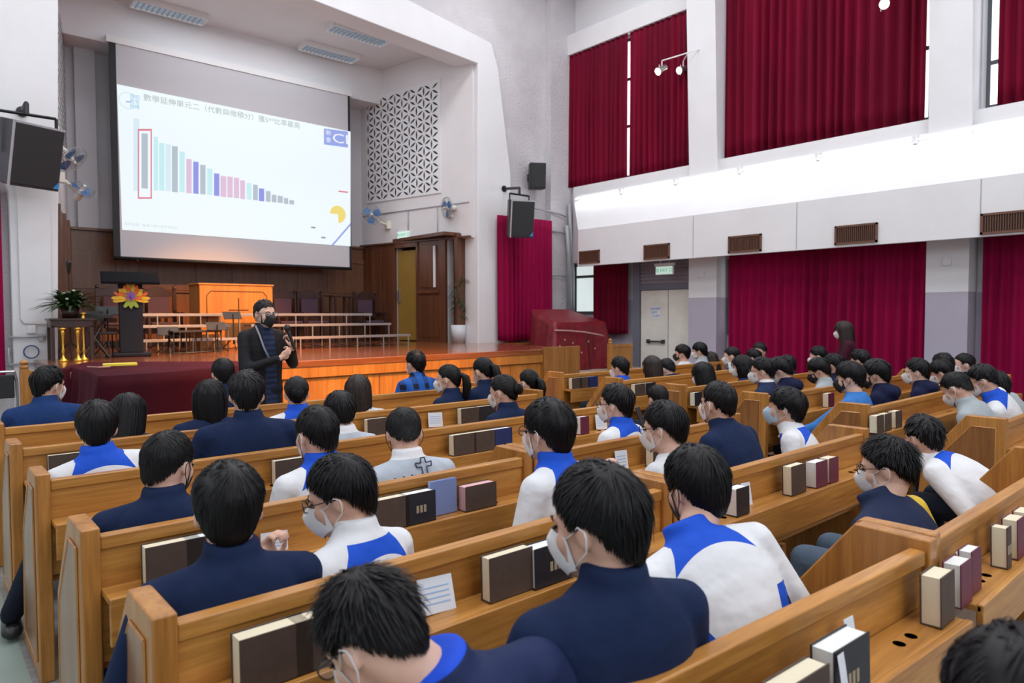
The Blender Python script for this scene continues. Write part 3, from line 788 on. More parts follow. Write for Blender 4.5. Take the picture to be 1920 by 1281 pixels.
for a, c, d, e, mi in bars: flat(b, [q(a, d), q(a, e), q(c, e + 1), q(c, d + 1)], mi)
for a, c, d, e in ((258, 260.5, 243, 371), (282, 284.5, 246, 373), (258, 284.5, 242, 245.5), (258, 284.5, 370, 373)): flat(b, [q(a, d), q(a, e), q(c, e), q(c, d)], 4, yy - .002)
ch = sc(b, 'bar_chart', SM, fixn=False)
b = MB()


def disc(b, px, py, rx, rz, mi, r0=0.0, n=28, a0=0, a1=2 * pi, y=yy):
    c = q(px, py)
    P = [V((c.x + rx * cos(a0 + (a1 - a0) * k / n), y, c.z + rz * sin(a0 + (a1 - a0) * k / n))) for k in range(n + 1)]
    if r0 > 0:
        Q = [V((c.x + rx * r0 * cos(a0 + (a1 - a0) * k / n), y, c.z + rz * r0 * sin(a0 + (a1 - a0) * k / n))) for k in range(n + 1)]
        b.add(P + Q, [(k, k + 1, n + 2 + k, n + 1 + k) for k in range(n)], mi)
    else: b.add(P + [V((c.x, y, c.z))], [(k, k + 1, n + 1) for k in range(n)], mi)


disc(b, 633, 402, .19, .19, 5, a0=-1.5, a1=pi); sc(b, 'yellow_disc', SM, fixn=False)
b = MB(); disc(b, 240, 189, .155, .155, 8, 0.86, a0=0.5, a1=5.6); sc(b, 'ring_emblem', SM, fixn=False)
b = MB(); flat(b, [q(236, 190), q(236, 192), q(246, 192.5), q(246, 190.5)], 7, yy - .001); sc(b, 'emblem_bar', SM, fixn=False)
b = MB(); flat(b, [q(607, 241), q(607, 271), q(652, 277), q(652, 247)], 7); sc(b, 'logo_block', SM, fixn=False)
b = MB(); flat(b, [q(621, 459.5), q(625, 460), q(657, 423), q(657, 418)], 7); sc(b, 'diagonal_stripe', SM, fixn=False)
b = MB(); flat(b, [q(634, 357.5), q(634, 360), q(652, 362), q(652, 359.5)], 4); sc(b, 'red_dash', SM, fixn=False)
for a, c in ((583, 425), (602, 444)): b = MB(); flat(b, [q(a, c), q(a, c + 3), q(a + 8, c + 3.5), q(a + 8, c + .5)], 6); sc(b, 'dark_dash', SM, fixn=False)


def stext(s, px, py, px2, py2, hpx, m, fit=True):
    a = q(px, py); c = q(px2, py2); a.y = c.y = YS - .013
    o = text(s, 1.0, m, 'lettering', None, None, 0.0)
    bpy.context.view_layer.update()
    wd = max(o.dimensions.x, .01); L = (c - a).length; hs = abs(q(px, py - hpx / 2).z - q(px, py + hpx / 2).z)
    M = frameM(a, (c - a), (0, -1, 0)) @ Matrix.Diagonal((L / wd, hs / 0.85, 1, 1))
    o.matrix_world = M; o.parent = t; o.matrix_parent_inverse = INV
    return o


TXT = em('slide_text_grey', (0.42, 0.48, 0.47))
stext('數學延伸單元二（代數與微積分）獲5**比率最高', 268, 183, 561, 237, 12, TXT)
for k_, s_ in enumerate(('匯知', '教育', '機構')): stext(s_, 243, 181 + 9 * k_, 261, 184 + 9 * k_, 8, em('slide_logo_text', (0.35, 0.6, 0.78)))
stext('資料來源：香港中學文憑考試統計', 232, 420, 332, 428, 5, em('slide_faint', (0.62, 0.70, 0.72)))
stext('CI', 622, 259, 650, 263, 21, em('slide_white2', (0.9, 0.94, 1.0)))
stext('新', 610, 249, 620, 251, 9, em('slide_white2', (0.9, 0.94, 1.0))); stext('會', 610, 262, 620, 264, 9, em('slide_white2', (0.9, 0.94, 1.0)))

# ================================================================== LECTERN
LCT = mat('lectern_charcoal', (0.018, 0.021, 0.030), 0.6, spec=0.2)
LCB = mat('lectern_black', (0.006, 0.006, 0.008), 0.85, spec=0.08)
lp = at(247, 668, z=ST); lp.z = ST
t = empty('lectern', lp, rad(-10), label='black lectern on the stage with a flower emblem', cat='lectern')
b = MB(); b.box(-.25, .25, -.20, .20, 0, .06); b.build('base', LCT, t, bevel=0.02)
b = MB(); b.prism([(-.15, -.13, .06), (.15, -.13, .06), (.155, -.13, 1.10), (-.155, -.13, 1.10)], (0, .26, 0)); b.build('column', LCT, t, bevel=0.01)
b = MB(); b.prism([(-.37, -.30, 1.045), (.37, -.30, 1.045), (.37, .28, 1.22), (-.37, .28, 1.22)], (0, 0, .035))
b.prism([(-.37, -.30, 1.08), (-.37, .28, 1.255), (-.37, .28, 1.22), (-.37, -.30, 1.045)], (.02, 0, 0)); b.prism([(.35, -.30, 1.08), (.35, .28, 1.255), (.35, .28, 1.22), (.35, -.30, 1.045)], (.02, 0, 0))
b.build('top', LCB, t, bevel=0.006)
EM = [mat('flower_yellow', (0.75, 0.48, 0.03), 0.6), mat('flower_orange', (0.75, 0.16, 0.02), 0.6), mat('flower_purple', (0.30, 0.08, 0.35), 0.6), mat('flower_green', (0.30, 0.42, 0.05), 0.6), mat('flower_blue', (0.1, 0.12, 0.5), 0.6), mat('flower_pink', (0.55, 0.12, 0.30), 0.6)]
b = MB(); cz = .86
rr = random.Random(3)


def petal(b, cx, cz_, a, L, w_, mi, y=-.15):
    n = 8; P = []
    for k in range(n): t_ = 2 * pi * k / n; P.append((L * .5 + L * .5 * cos(t_), w_ * sin(t_)))
    b.prism([(cx + u * cos(a) - v * sin(a), y, cz_ + u * sin(a) + v * cos(a)) for u, v in P], (0, -.02, 0), mi)


for k in range(9): petal(b, 0, cz, rad(-15 + 26.2 * k), .20 + .04 * (k in (0, 8)), .036, k % 2)
for k in range(8): petal(b, 0, cz, rad(-2 + 26.2 * k), .17, .034, (k + 1) % 2, -.155)
for sx in (-1, 1):
    petal(b, sx * .13, cz - .01, 0 if sx > 0 else pi, .12, .025, 0, -.16); petal(b, sx * .16, cz + .03, rad(40) if sx > 0 else rad(140), .07, .02, 1, -.165)
    petal(b, 0, cz - .03, rad(-90 + sx * 38), .15, .03, 3, -.152)
b.prism([(-.07, -.15, cz - .06), (0, -.15, cz - .17), (.07, -.15, cz - .06)], (0, -.02, 0), 3)
for k in range(12): petal(b, 0, cz + .02, 2 * pi * k / 12, .085, .014, 5 if k % 2 else 3, -.165)
b.lathe([(0.0, 0), (.055, 0), (.055, .012), (0, .016)], (0, -.18, cz + .02), 16, 2, Matrix.Rotation(rad(90), 3, 'X'))
petal(b, -.02, cz + .02, 0.5, .045, .012, 4, -.198); petal(b, .02, cz, 2.4, .045, .012, 4, -.198)
for k in (-1, 0, 1): petal(b, k * .02, cz + .14, rad(90 - 25 * k), .08, .018, 3 if k == 0 else 0, -.16)
b.build('flower_emblem', EM, t)
b = MB(); b.tube([(.1, -.1, 1.2), (.12, -.14, 1.32), (.1, -.2, 1.38)], .006, 6); b.cap((.1, -.2, 1.38), (.09, -.23, 1.39), .012, .012); b.build('microphone', BLACK, t)

# ================================================================== COMMUNION TABLE / CABINET
CABW = wood('lit_oak_cabinet', (0.62, 0.27, 0.055), (0.46, 0.175, 0.03), (0.54, 0.22, 0.04), 'Z', 0.4, 0.4)
GRV = mat('carved_groove', (0.10, 0.035, 0.012), 0.7)
cx0, cx1 = at(375, 600, y=12.9).x, at(512, 600, y=12.9).x; zt = at(430, 532, y=12.9).z
t = empty('altar_cabinet', ((cx0 + cx1) / 2, 12.9, ST), label='tall oak cabinet with a carved cross lit orange', cat='cabinet')
W2 = (cx1 - cx0) / 2; H = zt - ST
b = MB(); b.box(-W2, W2, 0, .62, 0, H - .03); b.box(-W2 - .02, W2 + .02, -.02, .64, H - .03, H); b.build('body', CABW, t, bevel=0.008)
b = MB()


def strip(b, pts, w_=.007, y=-.004):
    for p0, p1 in zip(pts[:-1], pts[1:]): b.tube([(p0[0], y, p0[1]), (p1[0], y, p1[1])], w_, 5)


m_ = .14
pan = [(-W2 + m_ - .02, .06), (-W2 + m_ - .02, H - .22), (-W2 + m_ + .05, H - .14), (W2 - m_ - .05, H - .14), (W2 - m_ + .02, H - .22), (W2 - m_ + .02, .06)]
strip(b, pan); b.build('panel_groove', GRV, t)
b = MB(); strip(b, [(0.02, .12), (0.02, H - .26)], .010); strip(b, [(-.16, H - .48), (.20, H - .48)], .009); b.build('carved_cross', GRV, t)

# ================================================================== CHOIR RISERS
RAIL = mat('riser_aluminium', (0.50, 0.47, 0.45), 0.35, 0.7)
RTOP = mat('riser_carpet', (0.10, 0.09, 0.10), 0.8)
for nm, pxa, pxb, yb in (('choir riser steps in front of the lit cabinet', 268, 448, 11.95), ('choir riser steps beside the ochre door', 500, 770, 11.6)):
    xa = at(pxa, 632, y=yb).x; xb_ = at(pxb, 630, y=yb).x
    t = empty('choir_riser', ((xa + xb_) / 2, yb, ST), label='three-tier aluminium ' + nm, cat='risers', group='choir risers on the stage'); hw = (xb_ - xa) / 2
    for k, (h, dy) in enumerate(((.21, 0), (.43, .36), (.62, .72))):
        sh = 0 if pxa < 300 else -.12 * k
        b = MB(); b.box(-hw + sh, hw + sh - (.1 * k if pxa > 300 else 0), dy, dy + .03, h - .035, h + .01); b.box(-hw + sh, hw + sh - (.1 * k if pxa > 300 else 0), dy + .33, dy + .36, h - .035, h); b.build('rail', RAIL, t, bevel=0.003)
        b = MB(); b.box(-hw + sh, hw + sh - (.1 * k if pxa > 300 else 0), dy + .03, dy + .33, h - .02, h); b.build('step', RTOP, t)
        n = 5 if pxa < 300 else 6
        for i in range(n):
            xx = -hw + .05 + sh + i * (2 * hw - .1 - (.1 * k if pxa > 300 else 0)) / (n - 1)
            b = MB(); b.tube([(xx, dy + .01, h - .03), (xx, dy + .01, 0)], .013, 6); b.tube([(xx, dy + .01, .02), (xx, dy + .34, .02)], .009, 5); b.build('leg', RAIL, t)

# ================================================================== CARVED CHAIRS AT THE BACK
CHW = wood('dark_carved_wood', (0.055, 0.022, 0.016), (0.028, 0.012, 0.010), (0.04, 0.016, 0.012), 'Z', 0.35, 0.6)
CUSH = mat('purple_cushion', (0.07, 0.035, 0.06), 0.8, sheen=0.3)


def carved_chair(x, y, label, h=1.12, w_=.56):
    t = empty('carved_chair', (x, y, ST), label=label, cat='chair', group='carved high-backed chairs')
    for sx in (-1, 1):
        b = MB(); b.box(sx * w_ / 2 - .03, sx * w_ / 2 + .03, .22, .28, 0, h - .03); b.lathe([(0, h + .05), (.03, h + .02), (.035, h), (.02, h - .03)], (sx * w_ / 2, .25, 0), 10); b.build('leg', CHW, t)
        b = MB(); b.box(sx * w_ / 2 - .025, sx * w_ / 2 + .025, -.24, -.19, 0, .42); b.build('leg', CHW, t)
        b = MB(); b.box(sx * w_ / 2 - .03, sx * w_ / 2 + .03, -.24, .24, .62, .66); b.box(sx * w_ / 2 - .02, sx * w_ / 2 + .02, -.22, -.17, .42, .62); b.build('armrest', CHW, t, bevel=.006)
    b = MB(); b.box(-w_ / 2, w_ / 2, -.24, .25, .38, .42); b.build('seat', CHW, t)
    b = MB(); b.box(-w_ / 2 + .04, w_ / 2 - .04, -.22, .2, .42, .47); b.build('cushion', CUSH, t, bevel=.02)
    b = MB(); P = [(-w_ / 2 + .03, h - .08), (-.12, h - .02), (-.06, h + .03), (.06, h + .03), (.12, h - .02), (w_ / 2 - .03, h - .08), (w_ / 2 - .03, h - .16), (-w_ / 2 + .03, h - .16)]
    b.prism([(a, .235, c) for a, c in P], (0, .04, 0)); b.build('top_crest', CHW, t); b = MB(); b.box(-w_ / 2 + .03, w_ / 2 - .03, .235, .275, .55, .62); b.build('back_rail', CHW, t)
    b = MB(); b.box(-w_ / 2 + .09, w_ / 2 - .09, .24, .265, .62, h - .16); b.build('back_cushion', CUSH, t, bevel=.008)


for px, lb in ((222, 'partly hidden behind the lectern'), (305, 'between lectern and lit cabinet'), (540, 'just right of the speaking man'), (590, 'between the speaker and the small stand'), (695, 'left of the ochre door')):
    p = at(px, 600, y=14.1); carved_chair(p.x, 14.1, 'dark carved high-backed chair ' + lb, 1.12)
p = at(638, 600, y=14.0)
t = empty('plant_stand', (p.x, 14.0, ST), label='small dark stand with a flat top between the carved chairs', cat='table')
b = MB(); b.box(-.24, .24, -.18, .18, 1.0, 1.03); b.build('top', CHW, t)
for sx in (-1, 1):
    for sy in (-1, 1): b = MB(); b.box(sx * .17 - .02, sx * .17 + .02, sy * .13 - .02, sy * .13 + .02, 0, 1.0); b.build('leg', CHW, t)

# ================================================================== PLANTS
LEAF = mat('dark_leaf', (0.02, 0.075, 0.018), 0.45, var=0.5, vscale=9, col2=(0.035, 0.05, 0.02))
STEM = mat('plant_stem', (0.16, 0.13, 0.06), 0.7)
POT = mat('pale_grey_pot', (0.55, 0.56, 0.60), 0.5)


def leafblade(b, p, d, L, w_, droop=0.5, mi=0):
    d = V(d).normalized(); sd = d.cross(V((0, 0, 1)));
    if sd.length < .05: sd = V((1, 0, 0))
    sd.normalize(); n = 6; vs_ = []
    for k in range(n + 1):
        u = k / n; c = V(p) + d * (L * u) + V((0, 0, -droop * L * u * u)); ww = w_ * sin(pi * (0.08 + 0.92 * u) ** 0.8) if u < 1 else 0
        vs_ += [c - sd * ww + V((0, 0, .2 * ww)), c, c + sd * ww + V((0, 0, .2 * ww))]
    fs = []
    for k in range(n):
        a = 3 * k; fs += [(a, a + 1, a + 4, a + 3), (a + 1, a + 2, a + 5, a + 4)]
    b.add(vs_, fs, mi)


p = at(858, 642, z=ST); p = V((p.x - .1, 11.9, ST)); p.x = at(860, 600, y=11.9).x
t = empty('potted_plant', p, label='tall leafy plant in a pale pot by the white pillar', cat='plant')
b = MB(); b.lathe([(0, 0), (.13, 0), (.17, .38), (.155, .38), (.14, .34), (0, .34)], (0, 0, 0), 20); b.build('pot', POT, t, smooth=True)
rr = random.Random(5); b = MB(); lf = MB()
for k in range(4):
    a = k * 1.7; tip = V((.12 * cos(a), .1 * sin(a), 1.0 + .14 * k)); b.tube([(0, 0, .3), tip * .5 + V((0.04, 0, .1)), tip], .012, 6)
    for j in range(30):
        u = .35 + .65 * j / 30; q_ = V((0, 0, .3)).lerp(tip, u); an = rr.uniform(0, 6.28)
        leafblade(lf, q_, (cos(an), sin(an), .5), rr.uniform(.14, .26), .018, .8)
b.build('stem', STEM, t); lf.build('foliage', LEAF, t, fixn=False)

ph = at(131, 600, y=10.9)
t = empty('side_table', (ph.x, 10.9, ST), label='dark side table with the fern on it, beside the white pillar', cat='table')
hz = at(131, 597, y=10.9).z - ST
b = MB(); b.box(-.26, .26, -.2, .2, hz - .03, hz); b.box(-.24, .24, -.18, .18, hz - .12, hz - .03); b.build('top', CHW, t, bevel=.005)
for sx in (-1, 1):
    for sy in (-1, 1): b = MB(); b.box(sx * .22 - .02, sx * .22 + .02, sy * .16 - .02, sy * .16 + .02, 0, hz - .1); b.build('leg', CHW, t)
fern = empty('potted_fern', (ph.x, 10.9, ST + hz), label='green fern with pale flowers on the dark side table', cat='plant')
b = MB(); b.lathe([(0, 0), (.09, 0), (.12, .15), (.1, .15), (0, .12)], (0, 0, 0), 16); b.build('pot', CHW, fern, smooth=True)
lf = MB(); fl = MB()
for k in range(260):
    an = rr.uniform(0, 6.28); leafblade(lf, (rr.uniform(-.05, .05), rr.uniform(-.05, .05), .12), (cos(an), sin(an), rr.uniform(.4, 3.0)), rr.uniform(.28, .60), .028, .5)
for k in range(14):
    an = rr.uniform(0, 6.28); r_ = rr.uniform(.05, .25); fl.ell((r_ * cos(an), r_ * sin(an), rr.uniform(.12, .4)), (.02, .02, .015), None, 8, 5)
lf.build('fronds', LEAF, fern, fixn=False); fl.build('flowers', mat('pale_flower', (0.6, 0.6, 0.4), 0.7), fern, smooth=True)
# brass stands
for i, (px, hh, lb) in enumerate(((118, .42, 'leftmost below the fern table'), (146, .42, 'under the right end of the fern table'), (157, .62, 'standing right of the fern table'))):
    p = at(px, 660, z=ST); p = V((at(px, 640, y=10.62 if i < 2 else 10.75).x, 10.62 if i < 2 else 10.75, ST))
    t_ = empty('brass_candlestick', p, label='polished brass candlestick ' + lb, cat='candlestick', group='brass candlesticks')
    b = MB(); b.lathe([(0, 0), (.06, 0), (.055, .02), (.02, .05), (.012, .1), (.024, .14), (.012, .18), (.016, hh * .8), (.026, hh * .9), (.018, hh), (0, hh)], (0, 0, 0), 14); b.build('stem', BRASS, t_, smooth=True)
    b = MB(); b.lathe([(0.0, hh - .02), (.04, hh), (.043, hh + .02), (.02, hh + .01), (0, hh + .01)], (0, 0, 0), 14); b.build('drip_tray', BRASS, t_, smooth=True)
# music stands, microphone stand, keyboard stand


def tripod(t, b, h, r=.28):
    for k in range(3): a = 2 * pi * k / 3 + .4; b.tube([(0, 0, .22), (r * cos(a), r * sin(a), .01)], .009, 5)
    b.tube([(0, 0, .1), (0, 0, h)], .011, 6)


for i, (px, yy_, hh, lb) in enumerate(((175, 11.6, .62, 'left of the lectern, nearest the fern'), (203, 12.0, .70, 'just left of the lectern'), (318, 11.5, .38, 'low down right of the lectern'), (408, 11.4, .45, 'low down in front of the lit cabinet'), (438, 12.1, .62, 'beside the speaking man'))):
    t_ = empty('music_stand', (at(px, 640, y=yy_).x, yy_, ST), label='folding black music stand ' + lb, cat='music stand', group='music stands on the stage')
    b = MB(); tripod(t_, b, hh, .2); b.build('tripod', BLACK, t_)
    b = MB(); b.prism([(-.15, .0, hh - .08), (.15, .0, hh - .08), (.15, .10, hh + .04), (-.15, .10, hh + .04)], (0, .012, 0)); b.box(-.15, .15, -.04, 0.01, hh - .09, hh - .08); b.build('desk', BLACK, t_)
t_ = empty('microphone_stand', (at(131, 600, y=11.4).x, 11.4, ST), label='black microphone stand rising above the fern', cat='microphone stand')
b = MB(); tripod(t_, b, 1.22); b.build('tripod', BLACK, t_); b = MB(); b.cap((0, 0, 1.2), (0, -.03, 1.34), .02, .035); b.build('microphone', BLACK, t_, smooth=True)
t_ = empty('keyboard', (at(176, 600, y=11.05).x, 11.05, ST + 0), label='black keyboard on a crossed stand left of the lectern', cat='keyboard')
b = MB(); b.box(-.22, .22, -.10, .10, .56, .62); b.build('body', BLACK, t_, bevel=.008)
for sx in (-1, 1): b = MB(); b.tube([(sx * .16, -.1, .02), (sx * -.16, .08, .56)], .014, 6); b.tube([(sx * .16, -.14, .02), (sx * .16, .14, .02)], .014, 6); b.build('stand_leg', BLACK, t_)
for i, (px, yy_) in enumerate(((195, 11.3), (345, 11.35), (368, 11.5), (395, 11.6))):
    t_ = empty('folding_chair', (at(px, 640, y=yy_).x, yy_ + .1, ST), label='low black metal seat frame %s' % ('left of the lectern', 'below the left riser, second from the lectern', 'below the riser in front of the cabinet edge', 'below the riser under the carved cross')[i], cat='chair', group='black metal seat frames on the stage')
    b = MB()
    for sx in (-1, 1): b.tube([(sx * .15, -.12, .34), (sx * .16, -.15, .02), (sx * .16, .16, .02), (sx * .15, .13, .34)], .010, 5)
    b.tube([(-.16, -.15, .02), (.16, -.15, .02)], .009, 5); b.build('leg_frame', BLACK, t_)
    b = MB(); b.box(-.17, .17, -.14, .14, .33, .36); b.build('seat', BLACK, t_, bevel=.008)

# ================================================================== CLOTHS


def drape(outline, ztop, zfloor, m, name, label, cat, seed=0, fold=0.05, flare=0.10, notches=None, ztops=None, smoothtop=0.0):
    """cloth lying on a flat outline and hanging in folds from its edge; zfloor(p) gives where it ends"""
    rnd = random.Random(seed); n = len(outline); pts = []
    for i in range(n):
        a, c = V((*outline[i], 0)), V((*outline[(i + 1) % n], 0)); L = (c - a).length; k = max(2, int(L / 0.05))
        za = ztops[i] if ztops else ztop; zc = ztops[(i + 1) % n] if ztops else ztop
        for j in range(k): q_ = a.lerp(c, j / k); q_.z = za + (zc - za) * j / k; pts.append(q_)
    N = len(pts); cen = sum(pts, V()) / N; vs_ = []; NR = 9
    nr = []
    for i in range(N):
        tg = (pts[(i + 3) % N] - pts[i - 3]); tg.z = 0; tg.normalize(); q_ = V((tg.y, -tg.x, 0))
        if q_.dot(pts[i] - cen) < 0: q_ = -q_
        nr.append(q_)
    ph_ = [rnd.uniform(0, 6.28) for _ in range(4)]
    for rr_ in (0.35, 0.7, 0.93): vs_ += [cen.lerp(p_, rr_) + V((0, 0, .012 * sin(3 * p_.x + 5 * p_.y + 9 * rr_))) for p_ in pts]
    for j in range(NR + 1):
        v = j / NR
        for i in range(N):
            f_ = sin(i * .42 + ph_[0]) * .6 + sin(i * .23 + ph_[1]) * .5 + .3 * sin(i * .71 + ph_[2])
            zf = zfloor(pts[i]); zz = pts[i].z - .01 + (zf - pts[i].z) * v if j else pts[i].z
            o_ = nr[i] * ((flare * v + fold * f_ * min(1, v * 1.6)) if j else 0)
            vs_.append(V((pts[i].x + o_.x, pts[i].y + o_.y, zz + (0.02 * f_ if j == NR else 0))))
    fs = []; R_ = NR + 4
    for r_ in range(R_ - 1):
        for i in range(N): fs.append((r_ * N + i, r_ * N + (i + 1) % N, (r_ + 1) * N + (i + 1) % N, (r_ + 1) * N + i))
    vs_.append(cen); fs += [(len(vs_) - 1, i, (i + 1) % N) for i in range(N)]
    b = MB(); b.add(vs_, fs)
    o = b.build(name, m, smooth=True)
    return tag(o, label, cat)


ol = [at(px, py, z=1.0) for px, py in ((185, 706), (350, 696), (432, 690), (452, 684), (446, 677.5), (300, 678), (165, 679), (128, 686))]
drape([(p.x, p.y) for p in ol], 1.0, lambda p: 0.03 if p.y < 8.6 else 0.965, MAROON, 'cloth_covered_table', 'low table hidden under a dark maroon velvet cloth before the stage', 'table', 2, 0.07, 0.08)
b = MB(); p = at(225, 686, z=1.02); b.box(-.16, .16, -.04, .04, 0, .035); o = b.build('yellow_folder', mat('yellow_green_plastic', (0.55, 0.55, 0.06), 0.5), bevel=.01); o.location = (p.x, p.y, 1.015); o.rotation_euler = (0, 0, rad(-8)); tag(o, 'small yellow-green case lying on the maroon cloth', 'case')
b = MB(); b.tube([at(164, 688, z=1.02), at(185, 689, z=1.02), at(207, 688, z=1.02)], .008, 5); tag(b.build('rolled_paper', mat('dull_pink_cord', (0.4, 0.22, 0.2), 0.6)), 'thin cord lying on the maroon cloth', 'cord')

pA = [(9.38, 9.62), (11.12, 9.62), (11.12, 10.5), (9.38, 10.5)]
o = drape([(9.58, 9.66), (11.10, 9.66), (10.95, 10.6), (9.82, 10.6)], 1.5, lambda p: 0.44, REDSATIN, 'covered_piano', 'upright piano under a shiny red cloth with a pale fringe', 'piano', 4, 0.075, 0.10, ztops=[1.40, 1.38, 1.66, 1.66])
b = MB()
fr_ = [(9.50, 9.58, 1.24), (9.8, 9.56, 1.23), (10.3, 9.53, 1.19), (10.7, 9.5, 1.13), (10.85, 9.5, 1.10)]
b.tube(fr_, .018, 6); q_ = b.build('fringe', mat('pale_fringe', (0.55, 0.30, 0.28), 0.8, bump=0.5, bscale=200), smooth=True); q_.parent = o
b = MB()
for k, (xx, zz) in enumerate(((9.58, .93), (9.72, 1.05), (9.95, .98), (10.2, .78), (10.6, .85), (9.6, .7), (10.4, 1.0))):
    b.ell((xx, 9.52, zz), (.014, .02, .02), None, 8, 6)
q_ = b.build('floral_motifs', mat('gold_motif', (0.5, 0.28, 0.14), 0.5), smooth=True); q_.parent = o

# front screens with a turned knob
for i, (xa, xb_, yy_, lb, px) in enumerate(((0.93, 1.72, 9.0, 'low timber screen behind the boy in the blue jacket', 0), (10.28, 10.95, 8.85, 'low timber screen to the right of the covered piano', 1))):
    t_ = empty('timber_screen', (xa, yy_, 0), label=lb, cat='screen')
    zt_ = 1.02 if i == 0 else 1.02
    b = MB(); b.box(.05, xb_ - xa, -.02, .02, .05, zt_ - .1); b.box(.05, xb_ - xa, -.03, .03, zt_ - .12, zt_ - .06); b.build('panel', PEWZ, t_, bevel=.005)
    b = MB(); b.box(-.03, .05, -.04, .04, 0, zt_ - .04); b.lathe([(.03, zt_ - .05), (.045, zt_ - .02), (.03, zt_), (.045, zt_ + .03), (0, zt_ + .07)], (.01, 0, 0), 12); b.build('post', PEWZ, t_)
# left foreground odds: chair frame and red bag, small plant above the curtain
t_ = empty('folding_chair', (0.62, 8.2, 0), label='grey tubular chair at the left picture edge', cat='chair')
b = MB()
for sx in (-1, 1): b.tube([(sx * .19, .2, 0), (sx * .19, .16, .9), (sx * .17, .15, 1.0)], .013, 6); b.tube([(sx * .19, -.2, 0), (sx * .19, -.16, .46)], .013, 6)
b.tube([(-.17, .15, 1.0), (.17, .15, 1.0)], .013, 6); b.build('frame', STEEL, t_)
b = MB(); b.box(-.19, .19, -.18, .18, .44, .48); b.build('seat', BLACK, t_, bevel=.01)
b = MB(); b.box(-.17, .17, .13, .17, .74, .97); b.build('backrest', BLACK, t_, bevel=.01)
t_ = empty('potted_plant', (0.60, 10.9, 0), label='small plant on a tall stand at the left picture edge', cat='plant')
b = MB(); b.cyl((0, 0, 0), (0, 0, 1.28), .02, 8); b.lathe([(0, 1.28), (.05, 1.28), (.07, 1.36), (0, 1.36)], (0, 0, 0), 12); b.build('stand', BRASS, t_)
lf = MB()
for k in range(40): an = rr.uniform(0, 6.28); leafblade(lf, (0, 0, 1.35), (cos(an), sin(an), rr.uniform(.1, 1.5)), rr.uniform(.08, .17), .018, .6)
lf.build('foliage', mat('fresh_leaf', (0.09, 0.22, 0.04), 0.5), t_, fixn=False)

# ================================================================== PEWS
# rail positions (front edge of the capping) measured on the floor grid, metres from the camera
ROWS = {'Z': 0.76, 'A': 1.69, 'B': 2.51, 'C': 3.50, 'D': 4.42, 'E': 5.30}
RRW = {'rA': 1.26, 'rB': 2.12, 'rC': 2.98, 'rD': 3.84, 'rE': 4.70, 'rF': 5.62}
RX0 = {'rF': 5.62, 'rE': 5.56, 'rD': 5.46, 'rC': 5.37, 'rB': 5.26, 'rA': 5.18}
RAILZ = 0.857
SHZ = 0.69


def end_panel(name, x0, x1, par, side):
    """pew end: rear post, sloping front edge, sunk centre panel on the outer face"""
    P = [(-.055, 0), (-.055, .888), (.165, .888), (.42, .56), (.47, 0)]
    b = MB(); b.prism([(x0, y, z) for y, z in P], (x1 - x0, 0, 0)); o = b.build(name, PEWZ, par, bevel=.007)
    xi = x0 - .004 if side < 0 else x1 + .001
    Q = [(0.0, .08), (0.0, .82), (.135, .82), (.36, .54), (.40, .08)]
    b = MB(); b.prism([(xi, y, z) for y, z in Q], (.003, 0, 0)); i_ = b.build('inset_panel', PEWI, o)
    b = MB(); n = len(Q)
    for k in range(n): p0, p1 = Q[k], Q[(k + 1) % n]; b.tube([(xi + .0015, p0[0], p0[1]), (xi + .0015, p1[0], p1[1])], .0045, 4)
    b.build('moulding', PEWZ, o)
    return o


HOLE = mat('cup_hole', (0.03, 0.015, 0.008), 0.8)  # shade inside the cup holes, put on as flat dark discs


def pew(x0, x1, y, label, group, rot=0.0, flip=False):
    L = x1 - x0
    t = empty('church_pew', (x0, y, 0), rot, label=label, cat='pew', group=group)
    b = MB(); b.box(.055, L - .055, -.045, 0.0, RAILZ - .045, RAILZ); b.build('top_rail', PEW, t, bevel=.006)
    b = MB(); b.prism([(.055, -.036, .45), (.055, -.01, .45), (.055, -.008, RAILZ - .045), (.055, -.034, RAILZ - .045)], (L - .11, 0, 0)); b.build('backrest', PEW, t)
    b = MB(); b.box(.055, L - .055, -.165, -.036, SHZ - .02, SHZ); n = max(2, int(L / .55))
    sh = b.build('book_shelf', PEW, t, bevel=.003)
    b = MB(); b.box(.055, L - .055, -.170, -.150, SHZ - .145, SHZ + .004); b.build('shelf_apron', PEW, t, bevel=.004)
    b = MB()
    for k in range(n):
        for dx in (-.035, .035):
            xx = L * (k + .5) / n + dx
            if L > 1: b.lathe([(.0, .0008), (.016, .0008)], (xx, -.10, SHZ), 12)
    b.build('painted_cup_holes', HOLE, sh, fixn=False)
    b = MB(); b.box(.055, L - .055, .0, .42, .41, .44); b.box(.055, L - .055, .38, .41, .33, .41); b.build('seat', PEW, t, bevel=.006)
    b = MB(); b.box(L * .5 - .02, L * .5 + .02, -.03, .38, 0, .41); b.build('support', PEWZ, t)
    end_panel('end_panel', 0, .055, t, -1); end_panel('end_panel', L - .055, L, t, 1)
    return t


